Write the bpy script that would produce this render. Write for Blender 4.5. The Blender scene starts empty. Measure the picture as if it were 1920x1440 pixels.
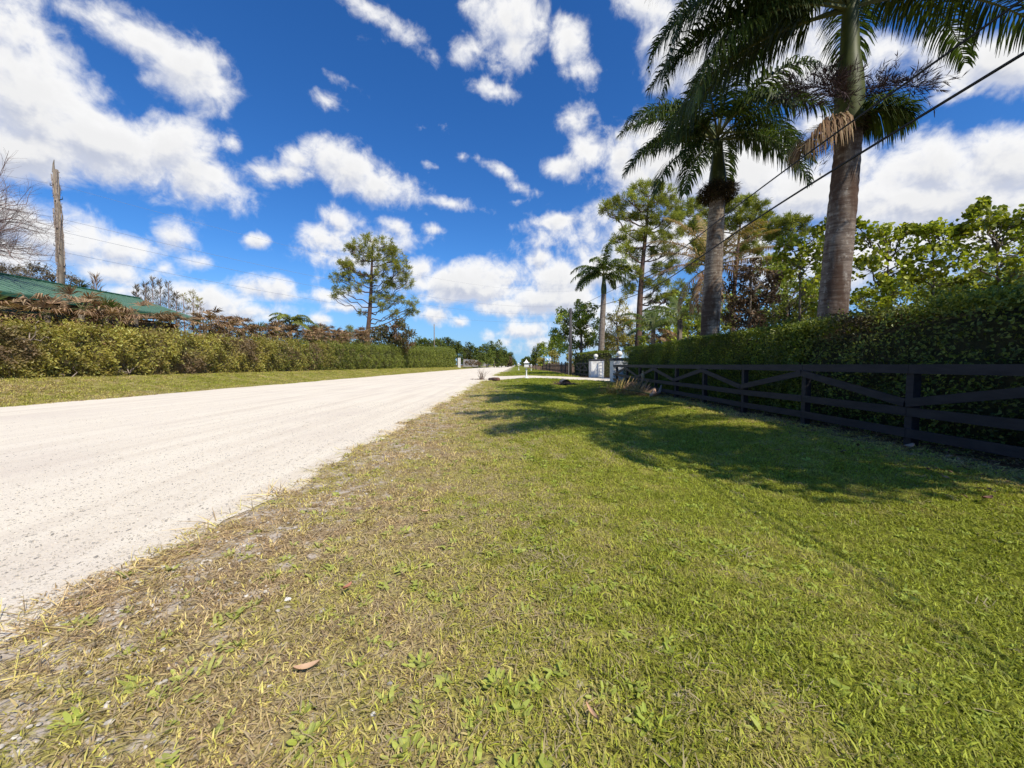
import bpy, math, random
import numpy as np
from mathutils import Vector, Matrix, Euler

SC = bpy.context.scene
COL = SC.collection
rng = np.random.default_rng(7)
random.seed(7)
R = math.radians

# ------------------------------------------------------------------ camera
F = 740.0
PITCH = math.atan(36 / F)
YAW = math.atan(8 / F)
CAM = Vector((0, 0, 1.3))
ROT = Euler((math.pi / 2 - PITCH, 0, YAW), 'XYZ').to_matrix()
RN = np.array(ROT)
cam_d = bpy.data.cameras.new("camera")
cam_d.sensor_width = 36
cam_d.lens = 36 * F / 1920
cam_d.clip_start = 0.05
cam_d.clip_end = 9000
cam = bpy.data.objects.new("camera", cam_d)
COL.objects.link(cam)
cam.location = CAM
cam.rotation_euler = Euler((math.pi / 2 - PITCH, 0, YAW), 'XYZ')
SC.camera = cam

def at(px, py, Y):
    """photo pixel (1920 wide) + real depth along the road -> point in the place"""
    d = RN @ np.array([(px - 960) / F, (720 - py) / F, -1.0])
    s = Y / d[1]
    return np.array([d[0] * s, Y, 1.3 + d[2] * s])

# ------------------------------------------------------------------ helpers
def sstep(a, b, x):
    t = np.clip((np.asarray(x, float) - a) / (b - a), 0, 1)
    return t * t * (3 - 2 * t)

def gz(x, y):
    x = np.asarray(x, float); y = np.asarray(y, float)
    z = 0.66 * sstep(-16.2, -21, x)
    z = z - 0.21 * np.exp(-((x - 2.9) / 1.4) ** 2) * (1 - sstep(26, 30, y))
    z = z + 0.2 * sstep(16, 30, y) * sstep(-2.2, 1.5, x) * (1 - sstep(60, 120, y))
    z = z + 0.012 * np.sin(x * 1.7 + 1.3 * np.sin(y * .8)) * sstep(-2.6, -1.6, x) * np.cos(y * 1.1)
    return z

class Geo:
    def __init__(s):
        s.v = []; s.q = []; s.t = []; s.n = 0; s.mq = []; s.mt = []
    def add(s, V, Q=None, T=None, mat=0):
        V = np.asarray(V, float).reshape(-1, 3)
        if Q is not None and len(Q):
            Q = np.asarray(Q, int).reshape(-1, 4); s.q.append(Q + s.n); s.mq.append(np.full(len(Q), mat))
        if T is not None and len(T):
            T = np.asarray(T, int).reshape(-1, 3); s.t.append(T + s.n); s.mt.append(np.full(len(T), mat))
        s.v.append(V); s.n += len(V)
    def tube(s, pts, rad, sides=6, cap=True, mat=0):
        P = np.asarray(pts, float); n = len(P)
        rad = np.broadcast_to(np.asarray(rad, float), (n,))
        T = np.gradient(P, axis=0); T /= np.linalg.norm(T, axis=1)[:, None] + 1e-9
        ref = np.array([0, 0, 1.0]) if abs(T[:, 2]).mean() < .8 else np.array([1.0, 0, 0])
        A = np.cross(T, ref); A /= np.linalg.norm(A, axis=1)[:, None] + 1e-9
        B = np.cross(T, A)
        th = np.linspace(0, 2 * np.pi, sides, endpoint=False)
        V = P[:, None] + rad[:, None, None] * (np.cos(th)[None, :, None] * A[:, None] + np.sin(th)[None, :, None] * B[:, None])
        i = np.arange(n - 1)[:, None] * sides; j = np.arange(sides)[None]
        j2 = (j + 1) % sides
        Q = np.stack([i + j, i + j2, i + j2 + sides, i + j + sides], -1).reshape(-1, 4)
        V = V.reshape(-1, 3); T_ = None
        if cap:
            c0 = len(V); V = np.vstack([V, P[0], P[-1]])
            a = np.arange(sides); b = (a + 1) % sides
            T_ = np.vstack([np.stack([b, a, np.full(sides, c0)], 1),
                            np.stack([a + (n - 1) * sides, b + (n - 1) * sides, np.full(sides, c0 + 1)], 1)])
        s.add(V, Q, T_, mat)
    def box(s, lo, hi, M=None, mat=0):
        x0, y0, z0 = lo; x1, y1, z1 = hi
        V = np.array([[x0,y0,z0],[x1,y0,z0],[x1,y1,z0],[x0,y1,z0],[x0,y0,z1],[x1,y0,z1],[x1,y1,z1],[x0,y1,z1]], float)
        if M is not None: V = V @ np.array(M)[:3, :3].T + np.array(M)[:3, 3]
        s.add(V, [[0,3,2,1],[4,5,6,7],[0,1,5,4],[1,2,6,5],[2,3,7,6],[3,0,4,7]], mat=mat)
    def beam(s, a, b, w, h, up=(0, 0, 1), mat=0):
        """rectangular bar from a to b, width w (sideways) height h (along up)"""
        a = np.array(a, float); b = np.array(b, float); d = b - a; L = np.linalg.norm(d); d /= L
        u = np.array(up, float); sd = np.cross(d, u); sd /= np.linalg.norm(sd); u = np.cross(sd, d)
        V = []
        for p in (a, b):
            for sx, sz in ((-1,-1),(1,-1),(1,1),(-1,1)):
                V.append(p + sd * sx * w / 2 + u * sz * h / 2)
        s.add(V, [[0,1,2,3],[7,6,5,4],[0,4,5,1],[1,5,6,2],[2,6,7,3],[3,7,4,0]], mat=mat)
    def lathe(s, c, prof, sides=24, mat=0):
        c = np.array(c, float); th = np.linspace(0, 2*np.pi, sides, endpoint=False)
        V = np.array([[c[0]+r*math.cos(t), c[1]+r*math.sin(t), c[2]+z] for r, z in prof for t in th])
        n = len(prof); i = np.arange(n-1)[:, None]*sides; j = np.arange(sides)[None]; j2 = (j+1) % sides
        s.add(V, np.stack([i+j, i+j2, i+j2+sides, i+j+sides], -1).reshape(-1, 4), mat=mat)
    def leaves(s, P, D, N, L, W, fold=.12, rnd=False, mat=0):
        P = np.asarray(P, float); m = len(P)
        L = np.broadcast_to(L, (m,))[:, None]; W = np.broadcast_to(W, (m,))[:, None]
        D = D / (np.linalg.norm(D, axis=1)[:, None] + 1e-9)
        S = np.cross(D, N); S /= np.linalg.norm(S, axis=1)[:, None] + 1e-9
        U = np.cross(S, D)
        if not rnd:
            V = np.stack([P, P + D*L*.45 + S*W/2 + U*W*fold, P + D*L - U*L*.08, P + D*L*.45 - S*W/2 + U*W*fold], 1)
            Q = np.arange(m)[:, None]*4 + np.arange(4)[None]
        else:
            V = np.stack([P, P + D*L*.22 + S*W*.45 + U*W*fold, P + D*L*.75 + S*W*.42 + U*W*fold, P + D*L,
                          P + D*L*.75 - S*W*.42 + U*W*fold, P + D*L*.22 - S*W*.45 + U*W*fold], 1)
            b = np.arange(m)[:, None]*6
            Q = np.vstack([b + np.array([0,1,2,3]), b + np.array([0,3,4,5])])
        s.add(V.reshape(-1, 3), Q, mat=mat)
    def mesh(s, name, mats, smooth=False):
        V = np.vstack(s.v) if s.v else np.zeros((0, 3))
        nq = sum(len(a) for a in s.q); nt = sum(len(a) for a in s.t)
        me = bpy.data.meshes.new(name)
        me.vertices.add(len(V)); me.vertices.foreach_set('co', V.ravel().astype(np.float32))
        idx = []; st = []; tot = []; k = 0
        if nq:
            idx.append(np.vstack(s.q).ravel()); st.append(np.arange(nq)*4); k = nq*4
        if nt:
            idx.append(np.vstack(s.t).ravel()); st.append(k + np.arange(nt)*3)
        idx = np.concatenate(idx).astype(np.int32); st = np.concatenate(st).astype(np.int32)
        me.loops.add(len(idx)); me.loops.foreach_set('vertex_index', idx)
        me.polygons.add(nq+nt); me.polygons.foreach_set('loop_start', st)
        mi = np.concatenate([*s.mq, *s.mt]).astype(np.int32)
        me.polygons.foreach_set('material_index', mi)
        me.polygons.foreach_set('use_smooth', np.full(nq+nt, smooth, dtype=bool))
        me.update(calc_edges=True)
        for m in (mats if isinstance(mats, (list, tuple)) else [mats]): me.materials.append(m)
        return me
    def obj(s, name, mats, parent=None, smooth=False, **kw):
        o = bpy.data.objects.new(name, s.mesh(name, mats, smooth)); COL.objects.link(o)
        if parent is not None:
            o.parent = parent
            o.matrix_parent_inverse = Matrix.Translation(-Vector(parent.location))
        for k, v in kw.items(): o[k] = v
        return o

def tag(o, label, cat, group=None, kind=None):
    o['label'] = label; o['category'] = cat
    if group: o['group'] = group
    if kind: o['kind'] = kind
    return o

def thing(name, loc, label, cat, group=None):
    o = bpy.data.objects.new(name, None); COL.objects.link(o)
    o.empty_display_size = .2
    o.location = Vector([float(a) for a in loc])
    return tag(o, label, cat, group)

def copy_thing(o, loc, label, parent=None, first=True):
    c = o.copy(); COL.objects.link(c)
    if first:
        c.location = Vector([float(a) for a in loc]); c['label'] = label
    else:
        c.parent = parent
    for ch in list(o.children): copy_thing(ch, None, None, c, False)
    return c

def rdir(n):
    v = rng.normal(size=(n, 3)); return v / np.linalg.norm(v, axis=1)[:, None]

# ------------------------------------------------------------------ materials
def newmat(name):
    m = bpy.data.materials.new(name); m.use_nodes = True
    nt = m.node_tree; nt.nodes.clear()
    return m, nt, nt.nodes, nt.links

def nd(ns, t, **kw):
    n = ns.new(t)
    for k, v in kw.items():
        if hasattr(n, k): setattr(n, k, v)
        else: n.inputs[k].default_value = v
    return n

def ramp(ns, stops):
    r = ns.new('ShaderNodeValToRGB'); e = r.color_ramp.elements
    while len(e) > 1: e.remove(e[-1])
    e[0].position = stops[0][0]; e[0].color = (*stops[0][1], 1)
    for p, c in stops[1:]:
        x = e.new(p); x.color = (*c, 1)
    return r

def mixc(ns, ls, fac, a, b, mode='MIX'):
    m = ns.new('ShaderNodeMix'); m.data_type = 'RGBA'; m.blend_type = mode
    for sock, val in ((m.inputs[0], fac), (m.inputs[6], a), (m.inputs[7], b)):
        if isinstance(val, bpy.types.NodeSocket): ls.new(val, sock)
        elif isinstance(val, (int, float)): sock.default_value = val
        else: sock.default_value = (*val, 1)
    return m.outputs[2]

def math_(ns, ls, op, a, b=0.0, clamp=False):
    m = ns.new('ShaderNodeMath'); m.operation = op; m.use_clamp = clamp
    for sock, val in ((m.inputs[0], a), (m.inputs[1], b)):
        if isinstance(val, bpy.types.NodeSocket): ls.new(val, sock)
        else: sock.default_value = val
    return m.outputs[0]

def mapr(ns, ls, v, a, b, c=0.0, d=1.0, smooth=True):
    m = ns.new('ShaderNodeMapRange'); m.interpolation_type = 'SMOOTHSTEP' if smooth else 'LINEAR'
    ls.new(v, m.inputs[0])
    for i, x in enumerate((a, b, c, d)): m.inputs[i+1].default_value = x
    return m.outputs[0]

def noise(ns, ls, vec, scale, detail=4, rough=.55, dist=0.0):
    n = ns.new('ShaderNodeTexNoise'); n.inputs['Scale'].default_value = scale
    n.inputs['Detail'].default_value = detail; n.inputs['Roughness'].default_value = rough
    n.inputs['Distortion'].default_value = dist
    if vec is not None: ls.new(vec, n.inputs['Vector'])
    return n.outputs['Fac']

def vscale(ns, ls, vec, s):
    m = ns.new('ShaderNodeMapping'); ls.new(vec, m.inputs['Vector']); m.inputs['Scale'].default_value = s
    return m.outputs[0]

def leafmat(name, cols, trans=.35, rough=.5, spec=.35, patch=1.2, dark=.45, brown=None, bfac=0.0):
    """leaf material: colour differs per leaf and per clump, some light comes through"""
    m, nt, ns, ls = newmat(name)
    geo = ns.new('ShaderNodeNewGeometry'); tc = ns.new('ShaderNodeTexCoord')
    r = ramp(ns, [(i / max(1, len(cols)-1), c) for i, c in enumerate(cols)])
    ls.new(geo.outputs['Random Per Island'], r.inputs[0])
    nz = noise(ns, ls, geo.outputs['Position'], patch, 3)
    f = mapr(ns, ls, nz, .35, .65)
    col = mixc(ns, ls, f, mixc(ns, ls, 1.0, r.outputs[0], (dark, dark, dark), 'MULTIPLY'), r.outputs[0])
    if brown:
        nb = noise(ns, ls, geo.outputs['Position'], patch*.45, 3)
        fb = mapr(ns, ls, nb, .62-bfac*.3, .72-bfac*.3)
        col = mixc(ns, ls, fb, col, brown)
    p = nd(ns, 'ShaderNodeBsdfPrincipled', Roughness=rough)
    p.inputs['Specular IOR Level'].default_value = spec
    ls.new(col, p.inputs['Base Color'])
    t = ns.new('ShaderNodeBsdfTranslucent')
    ls.new(mixc(ns, ls, 1.0, col, (1.25, 1.3, .6), 'MULTIPLY'), t.inputs[0])
    mx = ns.new('ShaderNodeMixShader'); mx.inputs[0].default_value = trans
    ls.new(p.outputs[0], mx.inputs[1]); ls.new(t.outputs[0], mx.inputs[2])
    o = ns.new('ShaderNodeOutputMaterial'); ls.new(mx.outputs[0], o.inputs[0])
    return m

def simple(name, c1, c2=None, scale=8, stretch=(1, 1, 1), rough=.8, bump=.3, bdist=.01, spec=.3, detail=5):
    m, nt, ns, ls = newmat(name)
    geo = ns.new('ShaderNodeNewGeometry')
    v = vscale(ns, ls, geo.outputs['Position'], stretch)
    nz = noise(ns, ls, v, scale, detail, .6)
    col = mixc(ns, ls, mapr(ns, ls, nz, .35, .65), c1, c2 or c1)
    p = nd(ns, 'ShaderNodeBsdfPrincipled', Roughness=rough); p.inputs['Specular IOR Level'].default_value = spec
    ls.new(col, p.inputs['Base Color'])
    if bump:
        b = ns.new('ShaderNodeBump'); b.inputs['Strength'].default_value = bump; b.inputs['Distance'].default_value = bdist
        ls.new(nz, b.inputs['Height']); ls.new(b.outputs[0], p.inputs['Normal'])
    o = ns.new('ShaderNodeOutputMaterial'); ls.new(p.outputs[0], o.inputs[0])
    return m

def turf_group():
    """colour of the lawn as a function of where in the place it grows"""
    g = bpy.data.node_groups.new('turf_colour', 'ShaderNodeTree')
    g.interface.new_socket('Rand', in_out='INPUT', socket_type='NodeSocketFloat')
    g.interface.new_socket('Green', in_out='OUTPUT', socket_type='NodeSocketFloat')
    g.interface.new_socket('Color', in_out='OUTPUT', socket_type='NodeSocketColor')
    ns, ls = g.nodes, g.links
    gi = ns.new('NodeGroupInput'); go = ns.new('NodeGroupOutput')
    geo = ns.new('ShaderNodeNewGeometry'); pos = geo.outputs['Position']
    sp = ns.new('ShaderNodeSeparateXYZ'); ls.new(pos, sp.inputs[0]); X = sp.outputs[0]; Y = sp.outputs[1]
    n1 = noise(ns, ls, pos, .55, 4); n2 = noise(ns, ls, pos, 2.6, 4, .6)
    # green grows to the right of the camera, dry next to the road and at the fence
    g1 = mapr(ns, ls, math_(ns, ls, 'ADD', X, math_(ns, ls, 'MULTIPLY', Y, .04)), -2.2, 2.2)
    g2 = mapr(ns, ls, X, 4.6, 6.4, 1, .1)
    near = mapr(ns, ls, Y, 10, 24, 0, .30)
    gg = math_(ns, ls, 'ADD', math_(ns, ls, 'MULTIPLY', g1, g2), near)
    left = mapr(ns, ls, X, -18, -10, .30, 0)
    gg = math_(ns, ls, 'ADD', gg, left)
    nn = math_(ns, ls, 'ADD', math_(ns, ls, 'MULTIPLY', n1, .9), math_(ns, ls, 'MULTIPLY', n2, 1.0))
    gg = math_(ns, ls, 'ADD', gg, math_(ns, ls, 'MULTIPLY', math_(ns, ls, 'SUBTRACT', nn, .95), 1.6))
    rr = math_(ns, ls, 'MULTIPLY', math_(ns, ls, 'SUBTRACT', gi.outputs[0], .5), 1.15)  # blades vary in colour; extra straw-pale ones also stand in for glints
    gg = math_(ns, ls, 'ADD', gg, rr)
    gg = mapr(ns, ls, gg, -.15, .95, smooth=False)
    cr = ramp(ns, [(0, (.60, .43, .25)), (.3, (.64, .51, .23)), (.55, (.56, .50, .135)), (.8, (.44, .42, .08)), (1, (.33, .36, .04))])
    ls.new(gg, cr.inputs[0]); ls.new(gg, go.inputs[0]); ls.new(cr.outputs[0], go.inputs[1])
    return g
TURF = turf_group()

def bladesmat(name, bright=1.0, tint=None):
    m, nt, ns, ls = newmat(name)
    gr = ns.new('ShaderNodeGroup'); gr.node_tree = TURF
    geo = ns.new('ShaderNodeNewGeometry'); oi = ns.new('ShaderNodeObjectInfo')
    rnd = math_(ns, ls, 'ADD', math_(ns, ls, 'MULTIPLY', geo.outputs['Random Per Island'], .7), math_(ns, ls, 'MULTIPLY', oi.outputs['Random'], .3))
    ls.new(rnd, gr.inputs[0])
    b = math_(ns, ls, 'ADD', math_(ns, ls, 'MULTIPLY', geo.outputs['Random Per Island'], 1.25), .34 * bright)
    cb = ns.new('ShaderNodeCombineColor')
    for i in range(3): ls.new(b, cb.inputs[i])
    col = mixc(ns, ls, 1.0, gr.outputs[1], cb.outputs[0], 'MULTIPLY')
    if tint: col = mixc(ns, ls, tint[1], col, tint[0])
    p = nd(ns, 'ShaderNodeBsdfPrincipled', Roughness=.55); p.inputs['Specular IOR Level'].default_value = .25
    ls.new(col, p.inputs['Base Color'])
    t = ns.new('ShaderNodeBsdfTranslucent'); ls.new(mixc(ns, ls, 1.0, col, (1.2, 1.25, .7), 'MULTIPLY'), t.inputs[0])
    mx = ns.new('ShaderNodeMixShader'); mx.inputs[0].default_value = .3
    ls.new(p.outputs[0], mx.inputs[1]); ls.new(t.outputs[0], mx.inputs[2])
    o = ns.new('ShaderNodeOutputMaterial'); ls.new(mx.outputs[0], o.inputs[0])
    return m

def groundmat():
    m, nt, ns, ls = newmat('turf_soil')
    gr = ns.new('ShaderNodeGroup'); gr.node_tree = TURF
    geo = ns.new('ShaderNodeNewGeometry'); pos = geo.outputs['Position']
    sp = ns.new('ShaderNodeSeparateXYZ'); ls.new(pos, sp.inputs[0]); X = sp.outputs[0]
    fine = noise(ns, ls, pos, 45, 5, .7); mid = noise(ns, ls, pos, 9, 5, .65)
    ls.new(fine, gr.inputs[0])
    gap_shade = mapr(ns, ls, fine, .36, .66, .22, .9)  # noise darkening of the soil, stands in for shade between the blades
    cb = ns.new('ShaderNodeCombineColor')
    for i in range(3): ls.new(gap_shade, cb.inputs[i])
    col = mixc(ns, ls, 1.0, gr.outputs[1], cb.outputs[0], 'MULTIPLY')
    # pale sandy soil showing through near the road
    sand = mixc(ns, ls, fine, (.42, .34, .25), (.66, .58, .48))
    nearroad = mapr(ns, ls, X, -2.9, -.3, .22, 0)
    rightroad = mapr(ns, ls, X, -3.6, -3.2, 0, 1)
    nr = math_(ns, ls, 'MULTIPLY', nearroad, rightroad)
    fs = mapr(ns, ls, math_(ns, ls, 'ADD', mid, nr), .60, .70)
    fs = math_(ns, ls, 'MULTIPLY', fs, mapr(ns, ls, X, .3, 1.5, 1, 0))
    fs = math_(ns, ls, 'MULTIPLY', fs, mapr(ns, ls, X, -15.9, -15, .3, 1))
    col = mixc(ns, ls, fs, col, sand)
    # brown litter below the hedges
    lit = mixc(ns, ls, fine, (.05, .03, .018), (.24, .145, .085))
    fl = mapr(ns, ls, math_(ns, ls, 'ADD', X, math_(ns, ls, 'MULTIPLY', mid, 1.4)), 6.2, 7.2)
    fl2 = mapr(ns, ls, math_(ns, ls, 'SUBTRACT', X, math_(ns, ls, 'MULTIPLY', mid, 1.2)), -21.3, -22.2)
    col = mixc(ns, ls, math_(ns, ls, 'ADD', fl, fl2, True), col, lit)
    p = nd(ns, 'ShaderNodeBsdfPrincipled', Roughness=.95); p.inputs['Specular IOR Level'].default_value = .1
    ls.new(col, p.inputs['Base Color'])
    b = ns.new('ShaderNodeBump'); b.inputs['Strength'].default_value = .7; b.inputs['Distance'].default_value = .02
    ls.new(fine, b.inputs['Height']); ls.new(b.outputs[0], p.inputs['Normal'])
    o = ns.new('ShaderNodeOutputMaterial'); ls.new(p.outputs[0], o.inputs[0])
    return m

def roadmat(name='crushed_shell'):
    m, nt, ns, ls = newmat(name)
    geo = ns.new('ShaderNodeNewGeometry'); pos = geo.outputs['Position']
    long_ = vscale(ns, ls, pos, (1, .045, 1))
    st = noise(ns, ls, long_, 2.4, 6, .62); st2 = noise(ns, ls, long_, 9, 4, .6)
    big = noise(ns, ls, pos, .35, 4)
    fine = noise(ns, ls, pos, 70, 4, .7)
    vo = ns.new('ShaderNodeTexVoronoi'); vo.inputs['Scale'].default_value = 38; ls.new(pos, vo.inputs['Vector'])
    col = mixc(ns, ls, mapr(ns, ls, st, .4, .68), (.82, .735, .585), (.725, .635, .50))
    col = mixc(ns, ls, mapr(ns, ls, st2, .56, .74, 0, .30), col, (.58, .50, .41))
    col = mixc(ns, ls, mapr(ns, ls, big, .45, .75, 0, .5), col, (.66, .57, .47))
    col = mixc(ns, ls, mapr(ns, ls, fine, .55, .75, 0, .5), col, (.46, .38, .3))
    # single dark chips
    vn = noise(ns, ls, pos, 3, 3)
    chip = math_(ns, ls, 'MULTIPLY', mapr(ns, ls, vo.outputs['Distance'], .16, .26, 1, 0), mapr(ns, ls, noise(ns, ls, pos, 21, 2), .49, .56))
    chip = math_(ns, ls, 'MULTIPLY', chip, mapr(ns, ls, vn, .35, .6, .25, .9))
    col = mixc(ns, ls, chip, col, (.30, .27, .23))
    p = nd(ns, 'ShaderNodeBsdfPrincipled', Roughness=.95); p.inputs['Specular IOR Level'].default_value = .1
    ls.new(col, p.inputs['Base Color'])
    b = ns.new('ShaderNodeBump'); b.inputs['Strength'].default_value = .55; b.inputs['Distance'].default_value = .012
    h = math_(ns, ls, 'ADD', fine, math_(ns, ls, 'MULTIPLY', vo.outputs['Distance'], -.5))
    ls.new(h, b.inputs['Height']); ls.new(b.outputs[0], p.inputs['Normal'])
    o = ns.new('ShaderNodeOutputMaterial'); ls.new(p.outputs[0], o.inputs[0])
    return m

def trunkmat(name, c1, c2, c3, ring=7.0):
    """ringed royal-palm trunk with lichen blotches and stains"""
    m, nt, ns, ls = newmat(name)
    geo = ns.new('ShaderNodeNewGeometry'); pos = geo.outputs['Position']
    fl = vscale(ns, ls, pos, (.5, .5, ring)); n1 = noise(ns, ls, fl, 3.0, 6, .7)
    n2 = noise(ns, ls, pos, 9, 6, .7); n3 = noise(ns, ls, vscale(ns, ls, pos, (1, 1, .25)), 1.8, 4, .6)
    col = mixc(ns, ls, mapr(ns, ls, n1, .38, .62), c1, c2)
    col = mixc(ns, ls, mapr(ns, ls, n2, .52, .66, 0, .85), col, c3)
    col = mixc(ns, ls, mapr(ns, ls, n3, .46, .60, 0, .8), col, (.075, .04, .025))
    p = nd(ns, 'ShaderNodeBsdfPrincipled', Roughness=.9); p.inputs['Specular IOR Level'].default_value = .15
    ls.new(col, p.inputs['Base Color'])
    b = ns.new('ShaderNodeBump'); b.inputs['Strength'].default_value = .8; b.inputs['Distance'].default_value = .02
    ls.new(n1, b.inputs['Height']); ls.new(b.outputs[0], p.inputs['Normal'])
    o = ns.new('ShaderNodeOutputMaterial'); ls.new(p.outputs[0], o.inputs[0])
    return m

M = {}
M['ground'] = groundmat()
M['road'] = roadmat()
M['blade'] = bladesmat('grass_blade')
M['weed'] = bladesmat('weed_leaf', 1.2, ((.36, .44, .08), .7))
M['straw'] = bladesmat('straw_blade', 1.1, ((.47, .37, .24), .75))
M['pebble'] = simple('pebble', (.70, .63, .52), (.26, .24, .21), 14, bump=0)
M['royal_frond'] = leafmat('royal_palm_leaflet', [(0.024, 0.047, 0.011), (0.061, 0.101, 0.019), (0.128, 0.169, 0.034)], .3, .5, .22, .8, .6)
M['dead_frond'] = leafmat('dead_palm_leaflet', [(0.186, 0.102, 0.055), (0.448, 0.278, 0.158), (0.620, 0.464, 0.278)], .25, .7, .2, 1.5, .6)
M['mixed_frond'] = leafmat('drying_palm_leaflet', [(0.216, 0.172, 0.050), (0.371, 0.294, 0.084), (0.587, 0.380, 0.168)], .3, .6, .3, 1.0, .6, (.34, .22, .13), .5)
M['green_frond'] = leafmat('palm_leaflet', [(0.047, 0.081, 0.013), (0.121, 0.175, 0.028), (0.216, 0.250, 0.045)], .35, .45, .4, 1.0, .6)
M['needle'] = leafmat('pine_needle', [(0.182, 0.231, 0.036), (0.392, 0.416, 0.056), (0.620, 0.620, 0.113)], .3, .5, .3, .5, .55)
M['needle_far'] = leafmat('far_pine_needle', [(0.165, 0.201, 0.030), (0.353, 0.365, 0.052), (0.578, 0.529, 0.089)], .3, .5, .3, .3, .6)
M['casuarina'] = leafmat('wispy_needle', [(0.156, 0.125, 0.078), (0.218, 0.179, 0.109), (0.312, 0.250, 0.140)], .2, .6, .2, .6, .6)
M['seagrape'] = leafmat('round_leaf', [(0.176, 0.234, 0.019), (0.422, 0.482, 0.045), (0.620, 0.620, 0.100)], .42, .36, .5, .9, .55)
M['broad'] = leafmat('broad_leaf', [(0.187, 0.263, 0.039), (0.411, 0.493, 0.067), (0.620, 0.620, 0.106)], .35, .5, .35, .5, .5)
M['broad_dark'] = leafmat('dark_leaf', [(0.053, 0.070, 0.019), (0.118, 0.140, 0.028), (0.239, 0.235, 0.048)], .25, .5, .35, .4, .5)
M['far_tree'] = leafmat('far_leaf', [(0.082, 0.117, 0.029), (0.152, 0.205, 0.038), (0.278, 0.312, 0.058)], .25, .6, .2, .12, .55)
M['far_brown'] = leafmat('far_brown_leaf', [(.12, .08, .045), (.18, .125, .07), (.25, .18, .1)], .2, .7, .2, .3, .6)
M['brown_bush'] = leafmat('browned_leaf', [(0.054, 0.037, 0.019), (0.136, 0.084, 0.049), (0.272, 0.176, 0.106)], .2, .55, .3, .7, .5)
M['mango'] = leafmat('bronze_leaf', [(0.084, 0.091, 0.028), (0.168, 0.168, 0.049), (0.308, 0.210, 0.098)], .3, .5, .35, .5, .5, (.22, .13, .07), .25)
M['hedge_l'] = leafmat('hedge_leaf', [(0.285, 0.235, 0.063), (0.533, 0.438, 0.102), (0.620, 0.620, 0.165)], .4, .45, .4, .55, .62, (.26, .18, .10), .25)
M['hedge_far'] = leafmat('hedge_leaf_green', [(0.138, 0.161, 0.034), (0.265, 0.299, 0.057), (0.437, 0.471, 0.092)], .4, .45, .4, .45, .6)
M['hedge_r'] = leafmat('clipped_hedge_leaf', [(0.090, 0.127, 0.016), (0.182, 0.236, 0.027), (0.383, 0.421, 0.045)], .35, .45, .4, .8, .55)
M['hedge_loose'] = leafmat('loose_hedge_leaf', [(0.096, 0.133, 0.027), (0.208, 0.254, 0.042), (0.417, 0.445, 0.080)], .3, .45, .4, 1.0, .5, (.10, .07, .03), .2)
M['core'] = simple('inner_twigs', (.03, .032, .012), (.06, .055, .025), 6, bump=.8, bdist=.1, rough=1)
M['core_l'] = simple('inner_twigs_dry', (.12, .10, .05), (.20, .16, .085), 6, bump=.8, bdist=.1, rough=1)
M['bark'] = simple('pine_bark', (.17, .105, .075), (.085, .05, .035), 7, (1, 1, .5), .95, .9, .04)
M['bark_grey'] = simple('grey_bark', (.20, .165, .125), (.09, .07, .05), 6, (1, 1, .3), .95, .8, .03)
M['twig'] = simple('bare_twig', (.30, .21, .18), (.18, .125, .11), 6, bump=0)
M['stick'] = simple('grey_stick', (.38, .31, .25), (.2, .15, .12), 6, bump=0)
M['trunk'] = trunkmat('royal_palm_trunk', (.31, .255, .20), (.14, .105, .08), (.43, .39, .32))
M['trunk2'] = trunkmat('lichened_palm_trunk', (.27, .215, .17), (.13, .095, .075), (.42, .375, .32), 5)
M['shaft'] = simple('crownshaft', (.085, .10, .024), (.045, .058, .014), 5, (1, 1, .3), .5, .2, .01)
M['rachis'] = simple('frond_stem', (.16, .17, .05), (.09, .10, .03), 5, bump=0, rough=.6)
M['fiber'] = leafmat('palm_fibre', [(.03, .02, .012), (.075, .055, .03), (.16, .12, .06)], .1, .8, .1, 2, .6)
M['bloom'] = leafmat('flower_stalk_twig', [(.04, .025, .03), (.07, .045, .05), (.12, .075, .07)], .1, .7, .2, 2, .7)
M['fence'] = simple('dark_painted_board', (.014, .014, .019), (.030, .027, .031), 14, (1, .2, 1), .6, .25, .004)
M['pole'] = simple('weathered_pole', (.30, .25, .19), (.17, .135, .10), 6, (1, 1, .15), .95, .7, .02)
M['pole_dark'] = simple('dark_pole', (.10, .095, .095), (.06, .055, .055), 6, (1, 1, .15), .9, .4, .01)
M['cable'] = simple('cable_sheath', (.012, .012, .014), None, bump=0, rough=.5)
M['wire'] = simple('wire_metal', (.26, .28, .33), None, bump=0, rough=.5)
M['white'] = simple('white_paint', (.80, .79, .76), (.68, .66, .62), 3, rough=.6, bump=.05)
M['cap'] = simple('dark_cap', (.035, .035, .045), (.05, .05, .055), 5, rough=.6, bump=.1)
M['globe'] = simple('globe_glass', (.86, .84, .76), (.8, .77, .68), 3, rough=.35, bump=0)
M['roof'] = simple('green_metal_roof', (.09, .185, .115), (.125, .235, .15), 1.5, (1, 3, 1), .45, .1, .01, .4)
M['trim'] = simple('green_trim', (.02, .09, .055), None, bump=0)
M['wall'] = simple('stable_wall', (.06, .07, .045), (.09, .085, .06), 3, bump=.2)
M['dark'] = simple('painted_dark', (.004, .004, .004), None, bump=0, rough=1)  # near-black that stands in for the unlit inside of openings
M['grey_wall'] = simple('grey_board', (.33, .31, .29), (.25, .23, .21), 3, bump=.1)
M['brown_wood'] = simple('brown_board', (.17, .12, .09), (.10, .07, .05), 6, bump=.2)
M['pot'] = simple('tan_pot', (.42, .30, .17), (.33, .23, .13), 5, bump=.1)
M['red_leaf'] = simple('red_leaf', (.46, .20, .12), (.36, .16, .10), 30, bump=0, rough=.6)
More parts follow.
